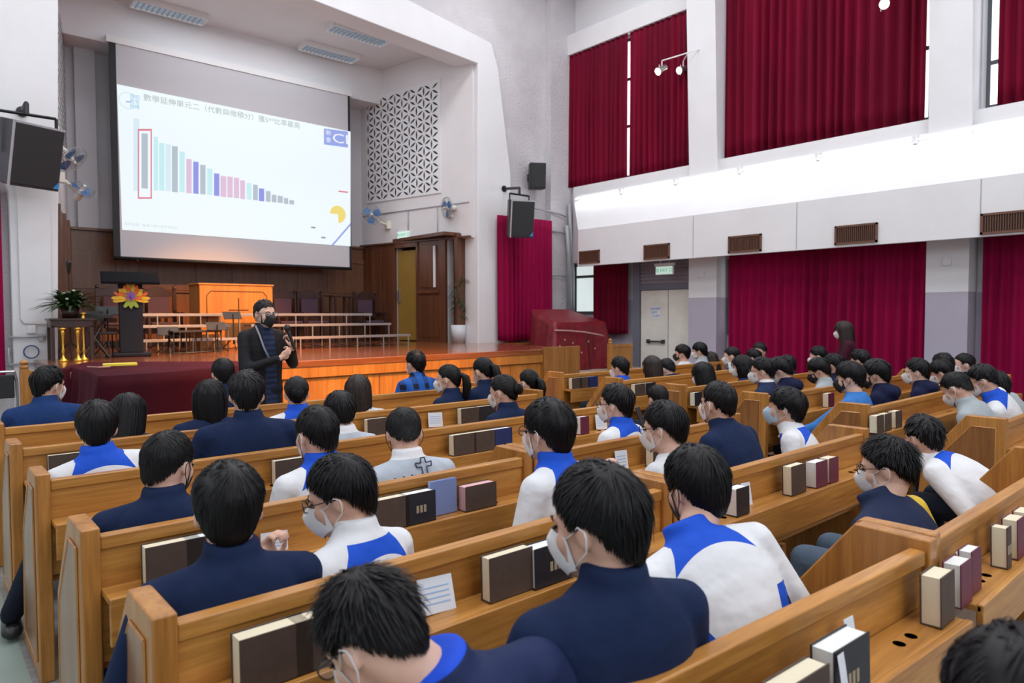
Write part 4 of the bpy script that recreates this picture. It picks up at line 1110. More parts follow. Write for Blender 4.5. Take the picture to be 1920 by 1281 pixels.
GL = 'pews of the left block'; GR = 'pews of the right block'
XL0, XM, XM1 = .385, 2.285, 4.19
nm = {'Z': 'nearest the camera', 'A': 'second from the camera', 'B': 'third from the camera', 'C': 'fourth from the camera', 'D': 'fifth from the camera', 'E': 'frontmost, closest to the stage'}
pew(XL0, XM, ROWS['Z'] + .105, 'left half of the oak pew row nearest the camera, set slightly askew', GL, rad(-3.6))
pew(XM + .012, XM1, ROWS['Z'], 'oak pew at the lower right corner joined to the askew one', GL)
for k in 'AB':
    pew(XL0, XM, ROWS[k], 'oak pew of the left aisle side, row ' + nm[k], GL)
    pew(XM + .012, XM1, ROWS[k], 'oak pew right of the double end panels, row ' + nm[k], GL)
for k in 'CDE': pew(XL0, XM1, ROWS[k], 'long oak pew of the left block, row ' + nm[k], GL)
nr = {'rA': 'nearest the camera', 'rB': 'second from the camera', 'rC': 'third from the camera', 'rD': 'fourth from the camera', 'rE': 'fifth from the camera', 'rF': 'frontmost, by the covered piano'}
for k, y in RRW.items():
    if k in ('rA', 'rB'):
        pew(RX0[k], 7.22, y, 'oak pew of the right block next to the aisle, row ' + nr[k], GR); pew(7.232, 9.03, y, 'oak pew of the right block by the wall side, row ' + nr[k], GR); continue
    pew(RX0[k], 9.03, y, 'oak pew of the right block across the aisle, row ' + nr[k], GR)

# ================================================================== HYMN BOOKS IN THE RACKS
PAGES = mat('cream_page_edges', (0.78, 0.70, 0.52), 0.8, var=0.1, vscale=60, stretch=(1, 30, 1))
PAGESW = mat('white_page_edges', (0.80, 0.80, 0.78), 0.8, var=0.08, vscale=60)
COV = {'brown': mat('brown_cloth_cover', (0.085, 0.052, 0.038), 0.6, var=0.25, vscale=30), 'black': mat('black_cover', (0.018, 0.017, 0.022), 0.4), 'maroon': mat('maroon_cover', (0.13, 0.018, 0.045), 0.45),
       'blue': mat('navy_cover', (0.02, 0.03, 0.12), 0.4), 'paleblue': mat('pale_blue_cover', (0.20, 0.26, 0.50), 0.5), 'pink': mat('pink_page_book', (0.55, 0.25, 0.30), 0.6)}
GOLD = mat('worn_gold_stamp', (0.38, 0.30, 0.20), 0.5)
CARD = mat('white_card', (0.74, 0.78, 0.84), 0.6)
CARDT = mat('card_print_blue', (0.35, 0.50, 0.75), 0.6)


def book(x, yr, w_, h, th, col, label, lean=0.03, pages=PAGES, yaw=0.0, stamp=False, base=None):
    """hymn book standing on its long edge in the rack, cover towards the row behind"""
    t = empty('hymn_book', (x, yr - .045 - (0.02 + th / 2) - .02, (SHZ + .001) if base is None else base), yaw, label=label, cat='book', group='books in the pew racks')
    R_ = Matrix.Rotation(-lean, 4, 'X')
    b = MB(); b.box(-w_ / 2, w_ / 2, -th / 2, -th / 2 + .004, 0, h, M=R_); b.box(-w_ / 2, w_ / 2, th / 2 - .004, th / 2, 0, h, M=R_); b.box(-w_ / 2, w_ / 2, -th / 2, th / 2, 0, .004, M=R_); b.build('cover', COV[col], t, bevel=.0015)
    b = MB(); b.box(-w_ / 2 + .004, w_ / 2 - .004, -th / 2 + .004, th / 2 - .004, .004, h - .004, M=R_); b.build('pages', pages, t)
    if stamp:
        b = MB()
        for k in range(3): b.box(-.022 + .018 * k, -.010 + .018 * k, -th / 2 - .0012, -th / 2, h * .35, h * .35 + .03, M=R_)
        b.build('gold_stamp', GOLD, t)
    return t


def card(x, yr, w_, h, label, lean=0.2, yaw=0.0, off=.075):
    b = MB(); R_ = Matrix.Rotation(-lean, 4, 'X') @ Matrix.Rotation(.06, 4, 'Y'); b.box(-w_ / 2, w_ / 2, -.001, .001, 0, h, M=R_)
    for k in range(4): b.box(-w_ / 2 + .012, w_ / 2 - .015, -.0016, -.001, h * (.25 + .15 * k), h * (.29 + .15 * k), 1, M=R_)
    o = b.build('offering_envelope', [CARD, CARDT]); o.location = (x, yr - off, SHZ + .002); o.rotation_euler = (0, 0, yaw)
    return tag(o, label, 'envelope', 'cards in the pew racks')


def rk(px, row, z=.80):            # x on the rack of a row seen at a picture column
    y = (ROWS.get(row) or RRW.get(row)) - .08
    d = _f + CR * ((px - 960) / FPX)
    return d.x / d.y * y


def B_at(px, row, pw, col, label, **k):
    y = (ROWS.get(row) or RRW.get(row)); x = rk(px, row)
    return book(x, y, k.pop('w_', .175), k.pop('h', .128), k.pop('th', .060), col, label, **k)


# row A rack (bottom left) - behind the pew second from the camera
B_at(492, 'A', 0, 'brown', 'large brown hymn book at the lower left of the near rack'); B_at(590, 'A', 0, 'brown', 'brown hymn book beside the lowered head in the near rack')
card(rk(822, 'A'), ROWS['A'], .12, .10, 'white card to the right of the lowered head', lean=.35)
B_at(940, 'A', 0, 'brown', 'brown hymn book left of the navy jacket boy', th=.045, h=.135); B_at(1015, 'A', 0, 'black', 'black hymn book touching the navy jacket boy', pages=PAGESW, stamp=True)
# row B
B_at(310, 'B', 0, 'brown', 'brown hymn book behind the navy shoulder, left aisle side'); B_at(383, 'B', 0, 'black', 'dark hymn book by the head of the navy pupil', pages=PAGESW); card(rk(510, 'B'), ROWS['B'], .10, .07, 'small white card by the masked boy\'s fist')
B_at(715, 'B', 0, 'brown', 'brown hymn book above the white shoulder'); B_at(771, 'B', 0, 'black', 'black hymn book third in the middle rack', pages=PAGESW, w_=.15, stamp=True)
o = B_at(825, 'B', 0, 'paleblue', 'pale blue thin book standing upright in the middle rack', th=.018, h=.15, w_=.14, pages=PAGESW)
B_at(885, 'B', 0, 'brown', 'book with pink page edges in the middle rack', pages=mat('pink_page_edges', (0.72, 0.42, 0.44), 0.8), h=.11)
# row C
B_at(535, 'C', 0, 'brown', 'brown hymn book left of the white school jacket'); B_at(860, 'C', 0, 'brown', 'left book of three right of the grey jacket'); B_at(897, 'C', 0, 'brown', 'centre book of three right of the grey jacket'); B_at(932, 'C', 0, 'blue', 'navy book of three right of the grey jacket', w_=.15, pages=PAGESW)
# row D
B_at(118, 'D', 0, 'brown', 'hymn book behind the leftmost black-haired head'); B_at(700, 'D', 0, 'brown', 'brown book above the clipped head'); B_at(815, 'D', 0, 'brown', 'white card shaped book', h=.1, w_=.1) if False else None
card(rk(817, 'D'), ROWS['D'], .13, .11, 'white card standing alone in the fifth row rack'); B_at(872, 'D', 0, 'brown', 'grey-brown book left of the bun-haired girl'); B_at(905, 'D', 0, 'black', 'dark book just left of the bun-haired girl')
# row A right half, row B right half
card(rk(1170, 'B'), ROWS['B'], .10, .11, 'white card behind the second head in the middle rack'); B_at(1222, 'B', 0, 'brown', 'brown book behind the white T-shirt boy', w_=.12)
B_at(1372, 'A', 0, 'black', 'black book with white pages beside the bowed jacket', pages=PAGESW, w_=.10, h=.12); card(rk(1408, 'A'), ROWS['A'], .075, .10, 'white card with a blue print beside the black book')
B_at(1482, 'A', 0, 'brown', 'brown book first of the group before the masked boy', th=.05, h=.14, w_=.14); B_at(1522, 'A', 0, 'maroon', 'maroon book in the middle of the group before the masked boy', pages=PAGESW, w_=.12)
B_at(1545, 'A', 0, 'maroon', 'maroon book with a white scratch before the masked boy', w_=.10); card(rk(1560, 'A'), ROWS['A'], .06, .11, 'white card leaning beside the maroon books')
card(rk(1130, 'C'), ROWS['C'], .12, .11, 'white card left of the boy with tinted glasses'); B_at(1085, 'C', 0, 'maroon', 'dark maroon book beside the tall boy', w_=.09, pages=PAGESW)
# row Z (nearest), left and right halves
B_at(1405, 'Z', 0, 'brown', 'cream-edged book at the bottom picture edge', th=.05, h=.13, yaw=rad(-3)); B_at(1478, 'Z', 0, 'brown', 'brown cream-edged book second from the bottom edge', th=.05, h=.135, yaw=rad(-3))
B_at(1560, 'Z', 0, 'black', 'thick black book with a white ribbon near the pew end', th=.055, h=.145, pages=PAGESW, stamp=True, w_=.16, yaw=rad(-3)); card(rk(1620, 'Z'), ROWS['Z'], .05, .12, 'white envelope against the pew end panel')
b = MB(); xr = rk(1530, 'Z'); b.grid(lambda u, v: V((xr + .03 * u - .02 * v, ROWS['Z'] - .135 - .02 * sin(v * 2), SHZ + .14 - .16 * v)), 2, 8); o = b.build('ribbon_bookmark', mat('white_ribbon', (0.75, 0.76, 0.80), 0.5), smooth=True); tag(o, 'white ribbon hanging from the thick black book', 'bookmark')
B_at(1745, 'Z', 0, 'brown', 'thick brown book by the double end panels, right side', th=.055, h=.14, w_=.11); B_at(1785, 'Z', 0, 'maroon', 'white-paged maroon book second right of the end panels', pages=PAGESW, th=.05, h=.13, w_=.10)
B_at(1812, 'Z', 0, 'maroon', 'maroon and pink book third right of the end panels', pages=PAGESW, th=.04, h=.135, w_=.09); card(rk(1838, 'Z'), ROWS['Z'], .08, .10, 'white leaflet leaning beside the pink book', lean=.5)
B_at(1868, 'Z', 0, 'brown', 'gold-lettered brown spine book at the right edge', th=.05, h=.14, w_=.05, stamp=True); B_at(1892, 'Z', 0, 'maroon', 'cream-edged maroon book at the right edge', th=.05, h=.14, w_=.1); B_at(1912, 'Z', 0, 'maroon', 'last maroon book cut by the right picture edge', th=.05, h=.14, w_=.1)
# right block
for px, rw, c_, lb in ((1075, 'rF', 'brown', 'left grey book in the front rack near the piano'), (1089, 'rF', 'brown', 'second grey book in the front rack near the piano'), (1105, 'rF', 'blue', 'navy book in the front rack near the piano'),
                      (1192, 'rE', 'brown', 'grey book behind the front row of the right block'), (1212, 'rE', 'black', 'dark book behind the front row of the right block'),
                      (1300, 'rD', 'black', 'dark book by the third end panel of the right block'), (1548, 'rC', 'maroon', 'dark book left of the light-blue T-shirt boy'),
                      (1637, 'rB', 'brown', 'dark book right of the sloping end panel'), (1652, 'rB', 'brown', 'second dark book right of the sloping end panel'), (1672, 'rB', 'brown', 'third dark book right of the sloping end panel')):
    B_at(px, rw, 0, c_, lb, w_=.17 if rw in ('rF', 'rE') else .12)

# ================================================================== PEOPLE
def cloth(name, c, rough=0.8, c2=None, sheen=0.25): return mat(name, c, rough, spec=0.2, var=0.35, vscale=5, col2=c2, bump=0.35, bscale=6, sheen=sheen)


NAVY = cloth('navy_fleece', (0.010, 0.022, 0.068), 0.85, (0.007, 0.015, 0.05))
NAVYB = cloth('brighter_navy_wool', (0.014, 0.045, 0.16), 0.85, (0.010, 0.032, 0.12))
NAVYH = cloth('navy_hoodie', (0.010, 0.014, 0.05), 0.9, (0.006, 0.009, 0.032))
BLK = cloth('black_jacket', (0.008, 0.009, 0.012), 0.6)
WTEE = cloth('white_cotton', (0.74, 0.75, 0.78), 0.8)
GREYJ = cloth('pale_grey_jacket', (0.46, 0.51, 0.58), 0.85, (0.40, 0.45, 0.52))
GREYH = cloth('heather_grey_hoodie', (0.38, 0.42, 0.44), 0.9, (0.32, 0.36, 0.38))
BLUET = cloth('bright_blue_tee', (0.05, 0.22, 0.62), 0.8)
MAROONT = cloth('maroon_top', (0.055, 0.008, 0.022), 0.85)
TROU = cloth('dark_trousers', (0.012, 0.016, 0.03), 0.85)
JEAN = cloth('blue_grey_jeans', (0.10, 0.14, 0.20), 0.85)
SHOE = mat('black_shoe', (0.012, 0.012, 0.013), 0.35)
MWH = mat('white_mask', (0.80, 0.80, 0.82), 0.7, bump=0.1, bscale=30)
MBL = mat('pale_blue_mask', (0.42, 0.58, 0.72), 0.7)
MBK = mat('black_mask', (0.012, 0.012, 0.015), 0.7)
LENS = mat('clear_lens', (0.9, 0.93, 0.95), 0.05, alpha=0.18)
EYEW = mat('dark_eye', (0.02, 0.012, 0.01), 0.2)


def shader_math(nt, op, a, c=None, clamp=False):
    n = nt.nodes.new('ShaderNodeMath'); n.operation = op; n.use_clamp = clamp
    for i, v_ in enumerate((a, c)):
        if v_ is None: continue
        if isinstance(v_, (int, float)): n.inputs[i].default_value = v_
        else: nt.links.new(v_, n.inputs[i])
    return n.outputs[0]


def jacket_mat(name, kind):
    m = mat(name, (0.74, 0.75, 0.78), 0.7, spec=0.25, bump=0.4, bscale=6); nt = m.node_tree; bs = nt.nodes['Principled BSDF']
    tc = [n for n in nt.nodes if n.type == 'TEX_COORD'][0]; sp = nt.nodes.new('ShaderNodeSeparateXYZ'); nt.links.new(tc.outputs['Object'], sp.inputs[0])
    F = lambda *a, **k: shader_math(nt, *a, **k)
    X = F('ABSOLUTE', sp.outputs[0]); Z = sp.outputs[2]; Yv = sp.outputs[1]

    def mixc(fac, prev, col):
        mx = nt.nodes.new('ShaderNodeMix'); mx.data_type = 'RGBA'; nt.links.new(fac, mx.inputs[0])
        if isinstance(prev, tuple): mx.inputs[6].default_value = (*prev, 1)
        else: nt.links.new(prev, mx.inputs[6])
        mx.inputs[7].default_value = (*col, 1); return mx.outputs[2]
    if kind == 'school':
        zb = F('MULTIPLY_ADD', F('MULTIPLY', X, X), -2.6); zb.node.inputs[2].default_value = -0.042
        a = F('GREATER_THAN', Z, zb)
        lim = F('MULTIPLY_ADD', Z, -0.50); lim.node.inputs[2].default_value = 0.092
        yoke = F('MULTIPLY', a, F('LESS_THAN', X, lim))
        collar = F('MULTIPLY', F('GREATER_THAN', Z, -0.01), F('LESS_THAN', X, 0.10))
        blue = F('MAXIMUM', yoke, collar)
        s1 = F('MULTIPLY_ADD', Z, 0.42); s1.node.inputs[2].default_value = 0.220
        side = F('MULTIPLY', F('MULTIPLY', F('GREATER_THAN', X, s1), F('LESS_THAN', X, 0.198)), F('LESS_THAN', Z, -0.20))
        c = mixc(blue, (0.74, 0.75, 0.78), (0.010, 0.085, 0.60)); c = mixc(side, c, (0.010, 0.075, 0.52))
        s2 = F('MULTIPLY_ADD', Z, 0.42); s2.node.inputs[2].default_value = 0.262
        nav = F('MULTIPLY', F('MULTIPLY', F('GREATER_THAN', X, s2), F('LESS_THAN', X, 0.198)), F('LESS_THAN', Z, -0.24))
        c = mixc(nav, c, (0.008, 0.014, 0.05))
    elif kind == 'whitecollar':      # school jacket with white stand collar
        zb = F('MULTIPLY_ADD', F('MULTIPLY', X, X), -2.6); zb.node.inputs[2].default_value = -0.062
        lim = F('MULTIPLY_ADD', Z, -0.55); lim.node.inputs[2].default_value = 0.085
        blue = F('MULTIPLY', F('MULTIPLY', F('GREATER_THAN', Z, zb), F('LESS_THAN', X, lim)), F('LESS_THAN', Z, -0.012))
        c = mixc(blue, (0.74, 0.75, 0.78), (0.010, 0.085, 0.60))
    elif kind == 'plaid':
        c = mixc(F('GREATER_THAN', F('SINE', F('MULTIPLY', sp.outputs[0], 55)), 0.1), (0.01, 0.10, 0.42), (0.01, 0.055, 0.24))
        c = mixc(F('MULTIPLY', F('GREATER_THAN', F('SINE', F('MULTIPLY', sp.outputs[0], 55)), 0.25), F('GREATER_THAN', F('SINE', F('MULTIPLY', Z, 55)), 0.25)), c, (0.006, 0.010, 0.03))
    elif kind == 'collar_white':     # navy blazer over white collar
        c = mixc(F('MULTIPLY', F('GREATER_THAN', Z, 0.022), F('LESS_THAN', X, 0.10)), (0.010, 0.022, 0.068), (0.74, 0.75, 0.78))
    elif kind == 'grey_wc':
        c = mixc(F('MULTIPLY', F('GREATER_THAN', Z, 0.005), F('LESS_THAN', X, 0.10)), (0.46, 0.51, 0.58), (0.78, 0.78, 0.80))
    elif kind == 'vest':             # navy with a yellow shoulder
        c = mixc(F('MULTIPLY', F('GREATER_THAN', sp.outputs[0], 0.125), F('GREATER_THAN', Z, -0.35)), (0.010, 0.020, 0.062), (0.72, 0.50, 0.05))
    elif kind == 'bluecollar':       # navy jacket with bright blue lining at the neck
        c = mixc(F('MULTIPLY', F('GREATER_THAN', Z, 0.042), F('LESS_THAN', X, 0.078)), (0.010, 0.020, 0.075), (0.01, 0.07, 0.60))
    elif kind == 'plaidopen':        # open black jacket over a blue check shirt
        chk = F('GREATER_THAN', F('SINE', F('MULTIPLY', Z, 130)), 0.2)
        c = mixc(chk, (0.008, 0.016, 0.05), (0.015, 0.035, 0.085))
        out = F('MAXIMUM', F('GREATER_THAN', X, 0.062), F('LESS_THAN', Yv, 0.0)); c = mixc(out, c, (0.007, 0.008, 0.011))
    nt.links.new(c, bs.inputs['Base Color'])
    return m


JK = {'school': jacket_mat('white_blue_school_jacket', 'school'), 'whitecollar': jacket_mat('white_collar_school_jacket', 'whitecollar'), 'plaid': jacket_mat('blue_check_jacket', 'plaid'),
      'blazer': jacket_mat('navy_blazer_white_collar', 'collar_white'), 'greywc': jacket_mat('grey_jacket_white_collar', 'grey_wc'), 'vest': jacket_mat('navy_yellow_sleeve', 'vest'), 'bluecollar': jacket_mat('navy_blue_collar', 'bluecollar'),
      'speaker': jacket_mat('open_black_jacket', 'plaidopen'), 'navy': NAVY, 'navyb': NAVYB, 'hood': NAVYH, 'black': BLK, 'tee': WTEE, 'greyh': GREYH, 'blue': BLUET, 'maroon': MAROONT}

# ---- head-space shapes
HC = V((0, -.010, .020)); HRX, HRY, HRZ = .0785, .1000, .0920


def scalp(az, pol, off=0.0):
    """az: degrees from the face, pol: degrees from the top"""
    a, p_ = rad(az), rad(pol); d = V((sin(p_) * sin(a), sin(p_) * cos(a), cos(p_)))
    k = 1 / sqrt((d.x / HRX) ** 2 + (d.y / HRY) ** 2 + (d.z / HRZ) ** 2)
    P_ = HC + d * (k + off)
    if pol > 92:                                       # carry the hairline down onto the nape
        bk = max(0.0, -cos(a)) ** 0.8; t_ = min(1.0, (pol - 92) / 42); t_ = t_ * t_ * (3 - 2 * t_)
        P_.z -= .034 * bk * t_; P_.y -= .006 * bk * t_; P_.x *= 1 - .06 * bk * t_
    return P_


def interp(tbl, x):
    x = abs(((x + 180) % 360) - 180)
    for (a, va), (c, vc) in zip(tbl[:-1], tbl[1:]):
        if a <= x <= c:
            t = (x - a) / (c - a); t = t * t * (3 - 2 * t); return va + (vc - va) * t
    return tbl[-1][1]


HSTY = {
    'short': dict(lim=[(0, 60), (35, 66), (58, 78), (70, 96), (78, 93), (92, 88), (106, 96), (122, 112), (150, 124), (180, 128)], top=.022, side=.010, edge=.002, lift=.007, L=34, fr=0.3),
    'crop': dict(lim=[(0, 58), (35, 62), (58, 74), (70, 92), (78, 90), (92, 85), (106, 94), (122, 108), (150, 118), (180, 122)], top=.015, side=.005, edge=.0008, lift=.003, L=20, fr=0.2),
    'spiky': dict(lim=[(0, 60), (35, 64), (58, 76), (70, 94), (78, 92), (92, 86), (106, 95), (122, 110), (150, 120), (180, 124)], top=.022, side=.009, edge=.001, lift=.016, L=28, fr=0.0),
    'mop': dict(lim=[(0, 76), (30, 78), (50, 84), (66, 100), (78, 96), (92, 93), (106, 104), (122, 120), (150, 130), (180, 133)], top=.025, side=.014, edge=.003, lift=.004, L=40, fr=0.8),
    'long': dict(lim=[(0, 66), (25, 70), (45, 86), (60, 104), (80, 112), (100, 116), (122, 122), (150, 128), (180, 130)], top=.018, side=.020, edge=.016, lift=.002, L=40, fr=0.5),
    'tied': dict(lim=[(0, 56), (35, 62), (58, 74), (70, 92), (78, 88), (92, 84), (106, 92), (122, 108), (150, 122), (180, 126)], top=.013, side=.008, edge=.003, lift=.001, L=40, fr=0.0),
}


def ribbon(b, pts, w_, up):
    n = len(pts); vs_ = []
    for i, p_ in enumerate(pts):
        t_ = (pts[min(i + 1, n - 1)] - pts[max(i - 1, 0)]); u_ = up[i]; s_ = t_.cross(u_)
        if s_.length < 1e-8: s_ = V((1, 0, 0))
        s_.normalize(); k = w_ * (0.75 + .35 * sin(pi * i / (n - 1))) * (1 if i < n - 1 else .12)
        vs_ += [p_ - s_ * k, p_ + u_ * (k * .55), p_ + s_ * k]
    fs = []
    for i in range(n - 1): a = 3 * i; fs += [(a, a + 1, a + 4, a + 3), (a + 1, a + 2, a + 5, a + 4)]
    b.add(vs_, fs)


HAIRCACHE = {}


def hair_mesh(style, lod, seed=0):
    key = (style, lod, seed)
    if key in HAIRCACHE: return HAIRCACHE[key]
    base = {'verylong': 'long', 'bun': 'tied', 'pony': 'tied', 'bob': 'long', 'buzz': 'crop'}.get(style, style)
    S = HSTY[base]; rnd = random.Random(seed * 31 + len(style)); b = MB()
    NU, NV = (56, 18) if lod == 0 else (36, 11)
    p1, p2 = rnd.uniform(0, 6), rnd.uniform(0, 6)

    def thick(az, u):
        s_ = u * u * (3 - 2 * u)
        t_ = S['top'] * (1 - s_) + S['side'] * s_
        if u > .6: t_ += (S['edge'] - t_) * ((u - .6) / .4) ** 1.3
        return t_ * (1 + .10 * sin(az * .13 + p1 + 5 * u) + .06 * sin(az * .31 + p2 - 7 * u))
    wa, wp = 180 + rnd.uniform(-18, 18), 30
    vs_ = []
    for j in range(NV + 1):
        for i in range(NU):
            az = 360 * i / NU; lm = interp(S['lim'], az) + 2.0 * sin(az * .4 + p1); u = j / NV
            vs_.append(scalp(az, lm * u, thick(az, u)))
    for i in range(NU): az = 360 * i / NU; vs_.append(scalp(az, interp(S['lim'], az) - 3, -.006))
    fs = [(j * NU + i, j * NU + (i + 1) % NU, (j + 1) * NU + (i + 1) % NU, (j + 1) * NU + i) for j in range(NV + 1) for i in range(NU)]
    b.add(vs_, fs)
    wd = V((sin(rad(wp)) * sin(rad(wa)), sin(rad(wp)) * cos(rad(wa)), cos(rad(wp))))
    N_, wid = {0: (3200, .0015), 1: (700, .0032), 2: (180, .006)}[lod]
    if style == 'buzz': N_ = N_ // 2
    LL = {'verylong': .46, 'long': .25, 'bob': .155}.get(style, 0)
    for _ in range(N_):
        z_ = rnd.uniform(-.75, 1); a = rnd.uniform(0, 2 * pi); r_ = sqrt(max(0, 1 - z_ * z_)); d = V((r_ * sin(a), r_ * cos(a), z_))
        az = math.degrees(atan2(d.x, d.y)); pol = math.degrees(math.acos(max(-1, min(1, d.z)))); lm = interp(S['lim'], az)
        if pol > lm - 2: continue
        if style in ('bun', 'pony'):
            tgt = V((0, -1, .12)).normalized() if style == 'bun' else V((0, -.95, .3)).normalized()
            fl = (tgt - d * tgt.dot(d))
        else:
            fl = -(wd - d * wd.dot(d)); 
            if fl.length > 1e-3: fl.normalize()
            fl += V((0, 0, -1)) * .55 + V((0, 1, 0)) * (S['fr'] if d.z > .3 else 0) + V((rnd.uniform(-1, 1), rnd.uniform(-1, 1), rnd.uniform(-.4, .4))) * (.22 if base != 'spiky' else .35)
            fl -= d * fl.dot(d)
        if fl.length < 1e-4: continue
        fl.normalize(); L = rad(S['L'] * rnd.uniform(.7, 1.25)); pts = []; ups = []; cur = d.copy(); n = 5; lf = S['lift'] * rnd.uniform(.2, 1.6) * (1.0 if d.z > 0.1 else .35); rt = rnd.uniform(.78, 1.03)
        for k in range(n + 1):
            az_ = math.degrees(atan2(cur.x, cur.y)); po = math.degrees(math.acos(max(-1, min(1, cur.z)))); lm_ = interp(S['lim'], az_)
            u = min(1.0, po / lm_); t_ = thick(az_, u) * rt + .0012 + lf * (k / n) ** 2
            if po > lm_: t_ = max(.002, S['edge'] + .004 - (po - lm_) * .0002)
            if po > lm_ + 9 and not LL: break
            pts.append(scalp(az_, po, t_)); ups.append(cur.copy())
            if LL and abs(az_) > 52 and po > 78:
                base_ = pts[-1]; bot = -LL * rnd.uniform(.9, 1.05); st = 5
                for q_ in range(1, st + 1):
                    f_ = q_ / st; pts.append(V((base_.x * (1 + .10 * sin(pi * f_) - .12 * f_), base_.y * (1 - .10 * f_) - .004, base_.z + (bot - base_.z) * f_))); ups.append(V((cur.x, cur.y, 0)).normalized())
                break
            cur = (cur + fl * (L / n)).normalized(); fl -= cur * fl.dot(cur); fl.normalize()
        if len(pts) >= 3: ribbon(b, pts, wid * rnd.uniform(.6, 1.4), ups)
    if LL:
        A0 = 58; na, nz = 30, 10
        for inner in (0, 1):
            def P(u, v, inner=inner):
                az = A0 + (360 - 2 * A0) * u; p0 = scalp(az, 84, .017 - .014 * inner); zb_ = -LL + .010 * sin(az * .3) + .01 * inner
                return V((p0.x * (1 + .10 * sin(pi * v) - .12 * v), p0.y * (1 - .10 * v) - .004, p0.z + (zb_ - p0.z) * v))
            b.grid(P, na, nz)
    if style == 'pony':
        b.cap((0, -.108, .035), (0, -.135, .025), .020, .022); pa = [V((0, -.125, .035)), V((0, -.160, .01)), V((.005, -.165, -.06)), V((.008, -.145, -.14)), V((.01, -.13, -.22))]
        b.tube(pa, [.018, .030, .034, .026, .006], 12)
        for _ in range({0: 160, 1: 70, 2: 24}[lod]):
            a = rnd.uniform(0, 6.28); q_ = V((cos(a), sin(a), 0)); pr = [p_ + q_ * r_ * 1.05 for p_, r_ in zip(pa, [.018, .030, .034, .026, .012])]; ribbon(b, pr, wid, [q_] * 5)
    if style == 'bun':
        b.ell((0, -.125, .005), (.040, .030, .036), None, 16, 10)
        for _ in range({0: 90, 1: 50, 2: 16}[lod]):
            a = rnd.uniform(0, 6.28); r_ = rnd.uniform(.4, 1); pr = [V((.041 * r_ * cos(a + k * .35), -.125 - .031 * sqrt(max(0, 1 - r_ * r_ * .95)) - .001, .005 + .037 * r_ * sin(a + k * .35))) for k in range(5)]; ribbon(b, pr, wid, [V((0, -1, 0))] * 5)
    me = b.mesh('hair_' + style)
    me.polygons.foreach_set('use_smooth', [True] * len(me.polygons)); HAIRCACHE[key] = me
    return me


PARTC = {}


def cached(key, fn, m):
    if key not in PARTC:
        b = fn(); me = b.mesh(key); me.materials.append(m); me.polygons.foreach_set('use_smooth', [True] * len(me.polygons)); PARTC[key] = me
    return PARTC[key]


def mask_fn():
    b = MB(); cp = [(0, .0990, .002), (.3, .1270, -.026), (.55, .1260, -.052), (.8, .1060, -.090), (1, .078, -.114)]

    def ci(v, k):
        for a, c in zip(cp[:-1], cp[1:]):
            if a[0] <= v <= c[0] + 1e-9: t_ = (v - a[0]) / (c[0] - a[0]); return a[k] + (c[k] - a[k]) * t_
    for lay in (0, 1):
        def P(u, v, lay=lay):
            s_ = 2 * u - 1; a = abs(s_); e = a ** 1.2
            xe = .064 - .006 * v; ye = .040 - .012 * v; ze = -.012 - .066 * v
            y = ci(v, 1) * (1 - e) + ye * e + .016 * sin(pi * a) * (1 - .3 * v); z = ci(v, 2) * (1 - e) + ze * e + .003 * sin(pi * a)
            return V((s_ * xe, y - .0015 * lay, z))
        b.grid(P, 18, 12)
    return b


def loops_fn(s_):
    b = MB()
    if 1:
        b.tube([(s_ * .063, .040, -.014), (s_ * .074, .016, .000), (s_ * .085, -.006, .016), (s_ * .088, -.022, .006)], .0016, 5)
        b.tube([(s_ * .058, .030, -.074), (s_ * .074, .006, -.052), (s_ * .086, -.018, -.034), (s_ * .088, -.024, -.006), (s_ * .088, -.022, .006)], .0016, 5)
    return b


def glasses_fn():
    b = MB()
    for s_ in (-1, 1):
        b.tube([(s_ * .034 + .025 * cos(2 * pi * k / 20), .101 - .004 * abs(cos(2 * pi * k / 20)), .006 + .019 * sin(2 * pi * k / 20)) for k in range(21)], .0018, 6)
        b.tube([(s_ * .059, .097, .010), (s_ * .078, .070, .012), (s_ * .083, .0, .012), (s_ * .080, -.02, .004)], .0018, 6)
    b.tube([(-.010, .102, .010), (0, .105, .012), (.010, .102, .010)], .0018, 6)
    return b


def lens_fn():
    b = MB()
    for s_ in (-1, 1): b.add([(s_ * .034 + .024 * cos(2 * pi * k / 20), .100, .006 + .018 * sin(2 * pi * k / 20)) for k in range(20)], [tuple(range(20))])
    return b


def eye_fn(s_):
    def f():
        b = MB(); b.ell((s_ * .031, .0815, .004), (.0135, .006, .0045), None, 12, 8); return b
    return f


def brow_fn(s_):
    def f():
        b = MB(); b.tube([(s_ * .014, .0890, .020), (s_ * .030, .0880, .026), (s_ * .046, .0760, .021)], [.0025, .0032, .0015], 6); return b
    return f


def loft(b, secs, n=20):
    """secs: (z, rx, ry, yoff[, xoff]) closed body of elliptical sections"""
    vs_ = []
    for s_ in secs:
        for k in range(n): a = 2 * pi * k / n; vs_.append((s_[1] * cos(a) + (s_[4] if len(s_) > 4 else 0), s_[2] * sin(a) + s_[3], s_[0]))
    m_ = len(secs)
    fs = [(i * n + k, i * n + (k + 1) % n, (i + 1) * n + (k + 1) % n, (i + 1) * n + k) for i in range(m_ - 1) for k in range(n)] + [tuple(range(n))[::-1], tuple((m_ - 1) * n + k for k in range(n))]
    b.add(vs_, fs)


def xf(b, M, i0=0):
    for i in range(i0, len(b.v)): b.v[i] = tuple(M @ V(b.v[i]))


